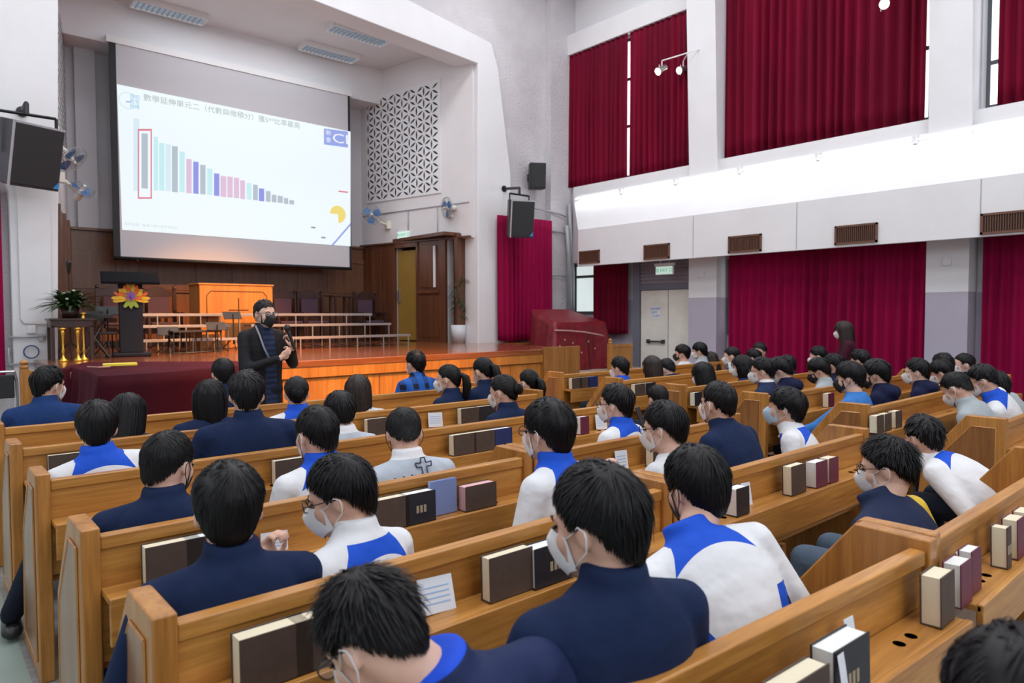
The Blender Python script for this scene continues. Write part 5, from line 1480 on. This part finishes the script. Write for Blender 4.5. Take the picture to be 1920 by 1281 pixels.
def head_prims(b, M, sc_=1.0):
    i0 = len(b.v)
    b.ell((0, -.012, .022), (.076, .097, .088), None, 28, 18); b.ell((0, .026, -.045), (.0590, .0620, .070), None, 22, 14); b.ell((0, -.022, -.030), (.0655, .074, .060), None, 22, 14); b.ell((0, .058, -.092), (.026, .024, .020), None, 14, 10)
    for s_ in (-1, 1):
        b.ell((s_ * .034, .050, -.025), (.028, .030, .032), None, 14, 10); b.cap((s_ * .012, .080, .020), (s_ * .036, .074, .022), .011, .009, 10)
        Er = Matrix.Rotation(s_ * rad(18), 3, 'Z') @ Matrix.Rotation(rad(-10), 3, 'X')
        b.ell((s_ * .078, -.010, -.008), (.0075, .0175, .030), Er, 14, 10)
    b.cap((0, .084, .010), (0, .102, -.022), .008, .013, 12); b.ell((0, .086, -.052), (.022, .010, .009), None, 12, 8)
    xf(b, M @ Matrix.Scale(sc_, 4), i0)


def hand_prims(b, W, d, nrm, side, curl=35, scale=1.0):
    """five separate fingers on a palm; nrm: palm side, side: +1 if the thumb leaves along +lat"""
    d = V(d).normalized(); nrm = V(nrm); nrm = (nrm - d * nrm.dot(d)).normalized(); lat = d.cross(nrm) * side; s_ = scale; W = V(W)
    Mh = Matrix((d, lat, nrm)).transposed()
    b.ell(W + d * .042 * s_, (.048 * s_, .040 * s_, .015 * s_), Mh, 16, 10); b.cap(W - d * .02, W + d * .02 * s_, .024 * s_, .024 * s_, 10)
    for i in range(4):
        base_ = W + d * .078 * s_ + lat * ((.028 - .0185 * i) * s_); L = (.041, .046, .043, .033)[i] * s_; p_ = base_; dd = d.copy(); r_ = .0088 * s_
        for sg in range(3):
            an = rad(curl * (.8, 1.0, .9)[sg] * (1 + .06 * i)); dd = (dd * cos(an) + nrm * sin(an)).normalized(); nn = nrm - dd * nrm.dot(dd)
            q_ = p_ + dd * L * (1, .68, .5)[sg]; b.cap(p_, q_, r_, r_ * .92, 8); p_ = q_; r_ *= .92
            nrm2 = nn.normalized() if nn.length > 1e-4 else nrm
            # rotate the palm normal with the finger
            nrm_l = (nrm2 * cos(0) ).normalized(); nrm = nrm_l if sg < 2 else nrm
        nrm = Mh.col[2].copy()
    b1 = W + d * .022 * s_ + lat * .034 * s_; t1 = b1 + (d * .6 + lat * .55 + nrm * .35).normalized() * .036 * s_; t2 = t1 + (d * .75 - lat * .05 + nrm * .5).normalized() * .028 * s_
    b.cap(b1, t1, .0125 * s_, .0105 * s_, 8); b.cap(t1, t2, .0105 * s_, .009 * s_, 8)


BAKE = []


def remesh_later(o, vox, it, fac=.5):
    m = o.modifiers.new('r', 'REMESH'); m.mode = 'VOXEL'; m.voxel_size = vox; m.use_smooth_shade = True
    s_ = o.modifiers.new('s', 'SMOOTH'); s_.iterations = it; s_.factor = fac
    BAKE.append(o)


def bake_all():
    bpy.context.view_layer.update(); dg = bpy.context.evaluated_depsgraph_get(); new = []
    for o in BAKE: new.append(bpy.data.meshes.new_from_object(o.evaluated_get(dg)))
    for o, me in zip(BAKE, new):
        old = o.data; mats = list(old.materials); o.modifiers.clear(); o.data = me
        me.materials.clear()
        for m in mats: me.materials.append(m)
        me.polygons.foreach_set('use_smooth', [True] * len(me.polygons)); bpy.data.meshes.remove(old)
    BAKE.clear()


def raw(b, name, m, parent, M=None, smooth=True):
    me = b.mesh(name); me.materials.append(m)
    if smooth: me.polygons.foreach_set('use_smooth', [True] * len(me.polygons))
    return link(me, name, parent, M)


def link(me, name, parent, M=None):
    o = bpy.data.objects.new(name, me); COL.objects.link(o)
    if parent is not None: o.parent = parent
    if M is not None: o.matrix_local = M
    return o


NP = [0]


def person(px, py, row, a, label, hair='short', top='navy', mask='w', glasses=False, pitch=8, roll=0, dy=.19, group=None, eyes=False, arms=None, lean=0, legs=TROU, hm=HAIR, hs=1.0,
           wide=1.0, seat=.50, twist=None, tone=0, stand=False, hscale=1.0, ymode=None, pel=None, seed=None, vox=None, hood=False, noff=None, lfoot=None):
    """px,py: head centre in the picture; row: pew row; a: turn seen from the camera (0 away, 90 left profile, 180 facing it)"""
    NP[0] += 1; sd = NP[0] if seed is None else seed
    ry_ = (ROWS.get(row) or RRW.get(row)) if isinstance(row, str) else row
    H = at(px, py, y=ry_ + dy) - V((0, 0, .030)); h = heading(px); yaw = rad(a - h)      # ccw from +Y
    bt = rad(twist) if twist is not None else max(-.6, min(.6, yaw * .38))
    RH = Matrix.Rotation(yaw, 4, 'Z') @ Matrix.Rotation(rad(-pitch), 4, 'X') @ Matrix.Rotation(rad(roll), 4, 'Y')
    HM = Matrix.Translation(H) @ RH
    bd = V((-sin(bt), cos(bt), 0)); br_ = V((cos(bt), sin(bt), 0))
    RB = Matrix.Rotation(yaw * .5 + bt * .5, 3, 'Z') @ Matrix.Rotation(rad(-pitch * .55), 3, 'X')
    N_ = H + (RB @ V((0, -.042, -.118 * hscale)))
    if noff: N_ = H + V(noff)
    if stand: P_ = V((N_.x - .0, N_.y - .01, N_.z - .56))
    elif pel: P_ = V((N_.x + pel[0], ry_ + pel[1], seat))
    else: P_ = V((N_.x + lean, ry_ + .165, seat))
    root = V((P_.x, P_.y, 0)); T0 = Matrix.Translation(-root)
    za = (N_ - P_).normalized(); xa = (br_ - za * br_.dot(za)).normalized(); ya = za.cross(xa); L = (N_ - P_).length
    TM = Matrix(((xa.x, ya.x, za.x, N_.x), (xa.y, ya.y, za.y, N_.y), (xa.z, ya.z, za.z, N_.z), (0, 0, 0, 1)))
    dist = (H - V((0, 0, CAM_H))).length; lod = 0 if dist < 3.6 else (1 if dist < 6.5 else 2)
    v1 = (.0065, .010, .015)[lod] if vox is None else vox; v2 = (.009, .013, .019)[lod]
    sk = SKIN2 if (tone if tone else sd % 3 == 0) else SKIN
    w_ = wide
    # arm joints in torso space
    A = {-1: [V((-.165 * w_, 0, -.075)), V((-.235 * w_, .055, -.345)), V((-.095, .27, -.42))], 1: [V((.165 * w_, 0, -.075)), V((.235 * w_, .055, -.345)), V((.095, .27, -.42))]}
    hd = {-1: None, 1: None}
    if arms:
        for s_, spec in arms.items():
            A[s_][1] = V(spec[0]); A[s_][2] = V(spec[1]); hd[s_] = spec[2:] if len(spec) > 2 else None
    # ---- skin body
    b = MB(); head_prims(b, HM, hscale)
    nk = HM @ V((0, -.026, -.045)); b.cap(nk, N_ + ya * .010 - za * .03, .056, .060, 16)
    i0 = len(b.v)
    loft(b, [(-L - .04, .13 * w_, .09, 0), (-L * .6, .12 * w_, .085, 0), (-.20, .145 * w_, .092, 0), (-.09, .14 * w_, .08, 0), (-.02, .07, .055, 0)], 18)
    for s_ in (-1, 1):
        S_, E_, W_ = A[s_]; b.cap(S_, E_, .042, .036, 12); b.cap(E_, W_, .036, .025, 12)
        if lod < 2 or hd[s_]:
            d_ = (W_ - E_).normalized(); cu = 28; nr_ = V((0, .2, -1)); sc__ = 1.0
            if hd[s_]: d_ = V(hd[s_][0]); nr_ = V(hd[s_][1]); cu = hd[s_][2]
            if lod == 0 or hd[s_]: hand_prims(b, W_ + d_.normalized() * .015, d_, nr_, -s_, cu)
            else: b.ell(W_ + d_ * .06, (.03, .05, .02), None, 10, 8)
        else: b.ell(W_ + (W_ - E_).normalized() * .06, (.03, .05, .022), None, 10, 8)
    xf(b, TM, i0)
    if stand: K = {s_: P_ + br_ * (s_ * .10) + bd * .02 + V((0, 0, -.44)) for s_ in (-1, 1)}; AN = {s_: V((K[s_].x, K[s_].y, .08)) + br_ * (s_ * .03) - bd * .01 for s_ in (-1, 1)}
    else: K = {s_: P_ + V((s_ * .12, .42, .02)) for s_ in (-1, 1)}; AN = {s_: V((K[s_].x, K[s_].y + .02, .09)) for s_ in (-1, 1)}
    if lfoot: AN[-1] = V(lfoot); K[-1] = V((lfoot[0] + .16, lfoot[1] - .03, P_.z + .0))
    for s_ in (-1, 1):
        hp = P_ + br_ * (s_ * .08) - V((0, 0, .02)); b.cap(hp, K[s_], .068, .048, 12); b.cap(K[s_], AN[s_], .045, .032, 12); b.cap(AN[s_], AN[s_] + bd * .12 - V((0, 0, .05)), .034, .03, 10)
    xf(b, T0)
    body = raw(b, 'person', sk, None); body.location = root
    remesh_later(body, v1, 5 if lod == 0 else 3)
    tag(body, label, 'person', group)
    # ---- jacket
    b = MB(); hl = -.02 if not stand else -.10
    loft(b, [(-L + hl - .05, .160 * w_, .118, .0), (-L + .10, .158 * w_, .116, 0), (-.30, .170 * w_, .118, -.004), (-.16, .180 * w_, .114, -.006), (-.085, .172 * w_, .100, -.006), (-.040, .145 * w_, .086, -.004), (-.006, .102, .076, 0), (.010, .076, .068, .002)], 24)
    if top not in ('tee', 'blue', 'maroon'):
        loft(b, [(-.03, .078, .074, 0), (.01, .075, .070, .004), (.045, .071, .068, .010), (.052, .066, .063, .012)], 20)
    if hood: b.ell((0, -.085, -.03), (.12, .055, .06), None, 18, 12); b.cap((-.09, -.03, .0), (.09, -.03, .0), .035, .035, 12)
    for s_ in (-1, 1):
        S_, E_, W_ = A[s_]; b.ell(S_ + V((-s_ * .012, 0, -.004)), (.066, .064, .062), None, 16, 12); b.cap((s_ * .07, -.005, -.045), S_ + V((-s_ * .02, 0, .005)), .052, .056, 14)
        if top in ('tee', 'blue', 'maroon') and not stand: b.cap(S_, S_.lerp(E_, .72), .062, .058, 14) if top != 'blue' else (b.cap(S_, E_, .056, .050, 14), b.cap(E_, E_.lerp(W_, .8), .048, .04, 14))
        else: b.cap(S_, E_, .058, .051, 14); b.cap(E_, E_.lerp(W_, .93), .050, .038, 14)
    jm = JK[top]; jk = raw(b, {'tee': 't_shirt', 'blue': 't_shirt', 'maroon': 'top', 'hood': 'hoodie', 'greyh': 'hoodie'}.get(top, 'jacket'), jm, body, T0 @ TM)
    remesh_later(jk, v2, 5 if lod == 0 else 3)
    # ---- trousers and shoes
    b = MB()
    for s_ in (-1, 1):
        hp = P_ + br_ * (s_ * .08) - V((0, 0, .0)); b.cap(hp, K[s_], .088, .064, 14); b.cap(K[s_], AN[s_] + V((0, 0, .02)), .062, .050, 14)
    b.ell(P_, (.155 * w_, .12, .10), None, 18, 12); xf(b, T0); tr = raw(b, 'trousers', legs, body); remesh_later(tr, (.013, .016, .022)[lod], 3)
    for s_ in (-1, 1):
        b = MB(); f0 = AN[s_] - V((0, 0, .045)); b.cap(f0 - bd * .05, f0 + bd * .16, .045, .038, 12); xf(b, T0 @ Matrix.Translation(f0) @ Matrix.Diagonal((1, 1, .75, 1)) @ Matrix.Translation(-f0)); raw(b, 'shoe', SHOE, body)
    # ---- head parts
    HL = T0 @ HM @ Matrix.Scale(hscale, 4)
    me = hair_mesh(hair, lod, sd % 4 if lod else sd % 7)
    if not me.materials: me.materials.append(hm)
    if hm is not HAIR and me.materials[0] != hm: me = me.copy(); me.materials[0] = hm
    hs_ = hs
    link(me, 'hair', body, HL @ Matrix.Translation(HC) @ Matrix.Scale(hs_, 4) @ Matrix.Translation(-HC))
    if mask:
        mm = {'w': MWH, 'b': MBL, 'k': MBK}[mask]
        mo = link(cached('mask_' + mask, mask_fn, mm), 'face_mask', body, HL); [link(cached('ear_loop%d_%s' % (q_, mask), lambda q_=q_: loops_fn(q_), mm), 'ear_loop', mo) for q_ in (-1, 1)]
    if glasses:
        go = link(cached('glasses', glasses_fn, BLACK), 'glasses', body, HL); link(cached('lenses', lens_fn, LENS), 'lenses', go)
    if eyes or lod == 0:
        for s_ in (-1, 1): link(cached('eye%d' % s_, eye_fn(s_), EYEW), 'eye', body, HL); link(cached('brow%d' % s_, brow_fn(s_), HAIR), 'eyebrow', body, HL)
    body['_tm'] = 0; del body['_tm']
    return dict(body=body, TM=TM, T0=T0, HM=HM, HL=HL, A=A, jacket=jk)


QUICK = os.environ.get('QUICK_PEOPLE')
GP = 'seated pupils'
# nearest row
person(697, 1168, 'Z', 52, 'boy with lowered spiky head at bottom centre, navy jacket with bright blue collar', 'spiky', 'bluecollar', 'w', glasses=True, pitch=40, dy=.30, lean=.16, seed=0, noff=(.085, -.085, -.075), twist=-20, hscale=.93)
person(1118, 958, 'Z', 62, 'boy in navy fleece with high collar, white ear loops, lower centre', 'short', 'navy', 'w', pitch=10, dy=.20, seed=1, twist=-14, wide=1.08)
person(1304, 898, 'Z', 42, 'leaning boy in white and blue jacket right of the navy fleece boy', 'mop', 'school', 'k', pitch=14, dy=.46, seed=2, twist=-28, wide=1.12, noff=(-.10, -.055, -.115))
person(1662, 864, 'Z', 82, 'boy in glasses and white mask, navy vest with one yellow sleeve', 'spiky', 'vest', 'w', True, pitch=10, dy=.34, seed=3, legs=JEAN, eyes=True, twist=-12, noff=(-.055, .0, -.125))
person(1730, 812, 'Z', 48, 'tousled boy in white and blue jacket behind the yellow-sleeved boy', 'spiky', 'whitecollar', 'w', pitch=12, dy=.62, seed=4, twist=0)
person(1853, 812, 'Z', 88, 'boy in black mask and navy blazer with white shirt collar, right edge', 'mop', 'blazer', 'k', pitch=6, dy=.62, seed=5, eyes=True, twist=20)
# second row, left half
person(428, 938, 'A', 4, 'boy in plain navy jumper seen from behind, whorl of black hair', 'mop', 'navy', None, pitch=10, dy=.20, seed=6, wide=1.12)
person(636, 914, 'A', 78, 'boy in glasses and white mask holding his fist before his chin', 'short', 'whitecollar', 'w', True, pitch=16, dy=.26, seed=7, eyes=True, twist=18, wide=1.05,
       arms={-1: [(-.20, .22, -.30), (-.035, .36, -.13), (.1, .25, 1), (.3, -1, .2), 62]})
person(1026, 796, 'A', 52, 'tall boy in white and blue jacket facing the screen, centre', 'mop', 'school', 'w', True, pitch=4, dy=.26, seed=8, twist=14, wide=1.0)
# second row, right half
person(1244, 792, 'A', 70, 'boy in white T-shirt and dark glasses, middle of the picture', 'short', 'tee', 'w', True, pitch=8, dy=.30, seed=9, arms={-1: [(-.22, .15, -.28), (-.12, .32, -.12), (.1, .2, 1), (.6, -1, .1), 50]})
person(1345, 747, 'A', 50, 'boy with close-cropped hair in a dark navy sweater', 'buzz', 'navy', 'w', pitch=2, dy=.40, seed=10, wide=1.02)
person(1472, 757, 'A', 82, 'boy in pale blue mask and white school jacket looking up', 'mop', 'whitecollar', 'b', pitch=-4, dy=.36, seed=11, twist=20)
# third row
person(317, 857, 'B', -38, 'boy with faded haircut turned right, navy jumper and dark mask', 'crop', 'navy', 'k', pitch=12, dy=.22, seed=12, wide=1.1)
person(592, 803, 'B', 36, 'boy with clipped round head in white and blue jacket', 'buzz', 'school', 'w', pitch=6, dy=.26, seed=13, hs=1.02)
R_ = person(757, 803, 'B', 8, 'boy bowing his head, pale grey jacket with gothic lettering', 'crop', 'greywc', 'k', pitch=30, dy=.28, seed=14, wide=1.08)
TMg = R_['T0'] @ R_['TM']
lt = mat('print_ink', (0.03, 0.045, 0.10), 0.7)
text('Winters', .085, lt, 'lettering', R_['jacket'], frameM((0.035, -.108, -.088), (1, 0, 0.06), (0, -1, .35)) @ Matrix.Diagonal((1.05, .95, 1, 1)), align='CENTER', ext=.001)
b = MB(); cr_ = [(-.012, 0), (-.012, .055), (-.036, .055), (-.040, .075), (-.012, .072), (-.010, .095), (.010, .095), (.012, .072), (.040, .075), (.036, .055), (.012, .055), (.012, 0)]
for p0, p1 in zip(cr_[:-1], cr_[1:]): b.tube([(p0[0] + .035, -.106 + .35 * (p0[1] - .02), p0[1] - .090), (p1[0] + .035, -.106 + .35 * (p1[1] - .02), p1[1] - .090)], .003, 5)
o = raw(b, 'cross_print', lt, R_['jacket'])
person(1154, 750, 'B', 66, 'boy in pink-tinted glasses and white and blue jacket', 'short', 'school', 'w', True, pitch=4, dy=.24, seed=15)
# fourth row
person(182, 792, 'C', 0, 'pupil with full black hair in white and blue jacket, near left aisle', 'mop', 'school', None, pitch=12, dy=.22, seed=16, wide=1.06, lean=.05, lfoot=(.345, 4.06, .09), arms={-1: [(-.16, .07, -.35), (-.05, .27, -.42)]})
person(462, 732, 'C', 4, 'broad man in navy jumper in front of the speaker', 'short', 'navy', None, pitch=10, dy=.20, seed=17, wide=1.28, hscale=1.04)
person(637, 765, 'C', 22, 'boy in grey jacket half hidden by the clipped head', 'short', 'greywc', 'w', pitch=14, dy=.24, seed=18)
person(1233, 742, 'C', 30, 'dark-haired girl low between two boys, middle right', 'tied', 'hood', None, pitch=14, dy=.20, seed=19)
person(942, 728, 'C', 62, 'girl with hair bun and visible ear, navy jumper, hand to chin', 'bun', 'navy', 'w', pitch=10, dy=.22, seed=20, hs=1.02)
# fifth row
person(240, 768, 'D', -22, 'long-haired girl looking down to the right by the maroon cloth', 'long', 'navy', 'w', pitch=18, dy=.22, seed=21)
person(393, 740, 'D', 6, 'girl with straight shoulder-length black hair, navy jumper', 'bob', 'navy', None, pitch=6, dy=.22, seed=22, wide=1.1)
person(556, 731, 'D', 4, 'girl with low bun in white and blue jacket', 'bun', 'school', None, pitch=8, dy=.22, seed=23)
person(671, 727, 'D', 0, 'long brown-haired girl with white shoulders', 'long', 'tee', None, pitch=4, dy=.22, seed=24, hm=HAIRB)
person(839, 705, 'D', 72, 'girl with low ponytail and white mask, navy jumper, centre', 'pony', 'navy', 'w', pitch=4, dy=.22, seed=25)
person(905, 691, 'D', 44, 'girl with white hair clip and ponytail, navy jumper', 'pony', 'navy', 'w', pitch=14, dy=.24, seed=26)
person(990, 712, 'D', 48, 'girl with ponytail right of the hair-bun girl', 'pony', 'navy', 'w', pitch=4, dy=.24, seed=27)
# sixth row
person(92, 714, 'E', -48, 'boy in bright navy jacket and white mask at far left', 'short', 'navyb', 'w', pitch=6, dy=.24, seed=28, wide=1.15)
person(778, 677, 'E', 38, 'boy in royal blue checked jacket, front centre row', 'short', 'plaid', 'w', pitch=2, dy=.24, seed=29, wide=1.05)
person(418, 694, 'E', 10, 'front row pupil whose dark hair shows over the bob-haired girl', 'tied', 'navy', None, pitch=8, dy=.24, seed=30)
# right block
GRB = None
person(1161, 686, 'rE', 60, 'boy in white and blue jacket in front of the timber screen', 'short', 'school', 'w', pitch=8, seed=31)
person(1222, 683, 'rE', 55, 'girl with long brown ponytail below the fire door', 'long', 'navy', 'k', pitch=8, seed=32, hm=HAIRB)
person(1250, 688, 'rE', 50, 'small low dark head behind the ponytail girl', 'short', 'hood', 'w', pitch=30, seed=33, hood=True, dy=.35)
person(1278, 659, 'rF', 88, 'boy in black mask and cream collar before the fire door', 'mop', 'tee', 'k', pitch=2, seed=34)
person(1311, 655, 'rF', 80, 'boy in white mask and grey shirt beside the lilac pier', 'mop', 'greyh', 'w', pitch=8, seed=35)
person(1331, 672, 'rF', 75, 'girl with hair falling forward at the lilac pier', 'long', 'hood', 'w', pitch=16, seed=36, dy=.10)
person(1317, 697, 'rD', 60, 'girl in the fourth pew of the right block, face lowered', 'long', 'hood', 'w', pitch=14, seed=37)
person(1391, 683, 'rD', 84, 'girl in white mask holding a sheet near her face', 'bob', 'navy', 'w', pitch=10, seed=38)
person(1371, 664, 'rE', 84, 'pupil with tied hair at the left end of the long red curtain', 'tied', 'navy', 'w', pitch=8, seed=39)
person(1424, 656, 'rE', 150, 'pupil turned towards the camera below the red curtain', 'short', 'hood', 'k', pitch=4, seed=40, dy=0.26)
person(1428, 690, 'rC', 82, 'boy in glasses and white mask with navy blazer and white collar', 'short', 'blazer', 'w', True, pitch=6, seed=41, dy=.24)
person(1462, 690, 'rC', 78, 'boy with bowed head in navy hoodie next to the blazer boy', 'mop', 'hood', 'w', pitch=28, seed=42, hood=True, dy=.26)
person(1412, 668, 'rE', 70, 'dark head between the sheet-holding girl and the curtain', 'short', 'hood', 'w', pitch=12, seed=43)
person(1475, 680, 'rD', 60, 'dark-haired pupil with ear behind the bowed hoodie boy', 'tied', 'hood', 'w', pitch=10, seed=44)
person(1533, 664, 'rD', 84, 'pupil with bright white mask left of the standing woman', 'short', 'navy', 'w', pitch=10, seed=45)
person(1534, 690, 'rC', 84, 'boy in black mask and grey shirt bending over his book', 'mop', 'greyh', 'k', pitch=24, seed=46, dy=.24)
person(1561, 681, 'rC', 70, 'dark head seen between two masked boys below the woman', 'short', 'hood', 'k', pitch=14, seed=47, dy=0.3)
person(1592, 702, 'rB', 80, 'boy in light blue T-shirt and black mask resting an arm forward', 'mop', 'blue', 'k', pitch=10, seed=48, dy=.24, eyes=True, arms={-1: [(-.26, .22, -.26), (-.20, .46, -.34)]})
person(1612, 672, 'rC', 60, 'dark head just right of the standing woman', 'short', 'hood', 'k', pitch=10, seed=49, dy=0.26)
person(1641, 696, 'rB', 82, 'boy in black mask and navy hoodie right of the blue T-shirt boy', 'mop', 'hood', 'k', pitch=12, seed=50, hood=True, dy=.24)
person(1718, 692, 'rB', 84, 'boy in glasses with large white mask and navy hoodie', 'short', 'hood', 'w', True, pitch=6, seed=51, hood=True, dy=.24)
person(1764, 694, 'rB', 80, 'boy with white mask and dark blue hoodie bending forward', 'mop', 'hood', 'w', pitch=22, seed=52, hood=True, dy=.26)
person(1768, 680, 'rB', 50, 'dark hair visible behind the bending hoodie boy', 'short', 'navy', None, pitch=20, seed=53, dy=0.34)
person(1806, 679, 'rB', 100, 'boy with high forehead and white mask beside the second pier', 'crop', 'navy', 'w', pitch=4, seed=54, tone=1, dy=0.3)
person(1793, 722, 'rA', 66, 'boy in light grey hoodie with his neck bent low', 'crop', 'greyh', 'w', pitch=34, seed=55, dy=0.42, pel=(.05, .165))
person(1842, 707, 'rA', 84, 'boy in white and blue jacket and glasses leaning forward at right', 'short', 'school', 'w', True, pitch=24, seed=56, dy=0.38, pel=(.2, .165))
person(1866, 718, 'rA', 60, 'pupil in pale grey at the right edge behind the leaning boy', 'short', 'greyh', 'w', pitch=16, seed=57, dy=0.42, pel=(.15, .2))
# head in the row behind, cut by the lower right corner
person(1925, 1338, .02, 20, 'blurred dark head cut off by the lower right corner', 'mop', 'navy', None, pitch=20, seed=58, dy=.20, seat=.42)

# ---- standing woman at the right
wx = at(1583, 616, x=9.35)
W_ = person(1581, 616, wx.y, 84, 'standing woman with very long brown hair, maroon top, white mask', 'verylong', 'maroon', 'w', pitch=6, dy=0, stand=True, hm=HAIRB, seed=60, hscale=.96, twist=30, hs=1.05,
            arms={-1: [(-.20, .10, -.30), (-.05, .24, -.24)], 1: [(.20, .10, -.30), (.05, .25, -.26)]})
# ---- the speaker
sp_ = at(497, 585, y=6.15)
S_ = person(497, 583, 6.15, -146, 'man in black jacket and black mask speaking into a microphone', 'crop', 'speaker', 'k', True, pitch=3, dy=0, stand=True, seed=61, hscale=1.06, wide=1.18, eyes=True, tone=1, twist=-163, vox=.0065,
            arms={1: [(.27, .10, -.36), (.035, .27, -.27), (-.55, .25, .45), (0, -1, .2), 52], -1: [(-.29, .06, -.34), (-.12, .25, -.19), (.12, .10, 1), (.5, -1, 0), 58]})
b = MB(); J = S_['A']; m0 = J[-1][2] + V((.035, .03, .09)); md = V((.28, -.16, 1)).normalized()
b.cap(m0 - md * .09, m0 + md * .07, .013, .017, 12); b.ell(m0 + md * .10, (.029, .029, .034), None, 14, 10); me = b.mesh('microphone'); me.materials.append(BLACK)
me.polygons.foreach_set('use_smooth', [True] * len(me.polygons))
mo = bpy.data.objects.new('microphone', me); COL.objects.link(mo); mo.matrix_world = S_['TM']; tag(mo, 'black handheld microphone in the hand of the speaking man', 'microphone')
b = MB()
b.tube([(.085, .02, .02), (.10, .085, -.06), (.085, .125, -.18), (.03, .14, -.30)], .009, 5); o = raw(b, 'lanyard', mat('grey_lanyard', (0.25, 0.27, 0.32), 0.6), S_['jacket'])
bake_all()

# phone held up by the boy in glasses
b = MB(); b.box(-.030, .030, -.004, .004, -.055, .055); o = b.build('mobile_phone', BLACK, bevel=.004); p = at(1201, 782, y=2.28); o.location = p; o.rotation_euler = (rad(-20), 0, rad(20)); tag(o, 'black mobile phone held up beside the white T-shirt boy', 'phone')
b = MB(); b.box(-.035, .035, -.001, .001, -.06, .06); o = b.build('paper_sheet', NOT); p = at(1371, 689, y=4.2); o.location = p; o.rotation_euler = (rad(-15), 0, rad(-20)); tag(o, 'white sheet of paper held in front of the bob-haired girl', 'paper')

# turn all lettering into plain meshes
bpy.context.view_layer.update(); dg = bpy.context.evaluated_depsgraph_get()
for o in [o for o in SC.objects if o.type == 'FONT']:
    me = bpy.data.meshes.new_from_object(o.evaluated_get(dg)); n = bpy.data.objects.new('lettering', me); COL.objects.link(n)
    n.parent = o.parent; n.matrix_parent_inverse = o.matrix_parent_inverse.copy(); n.matrix_basis = o.matrix_basis.copy(); bpy.data.objects.remove(o)
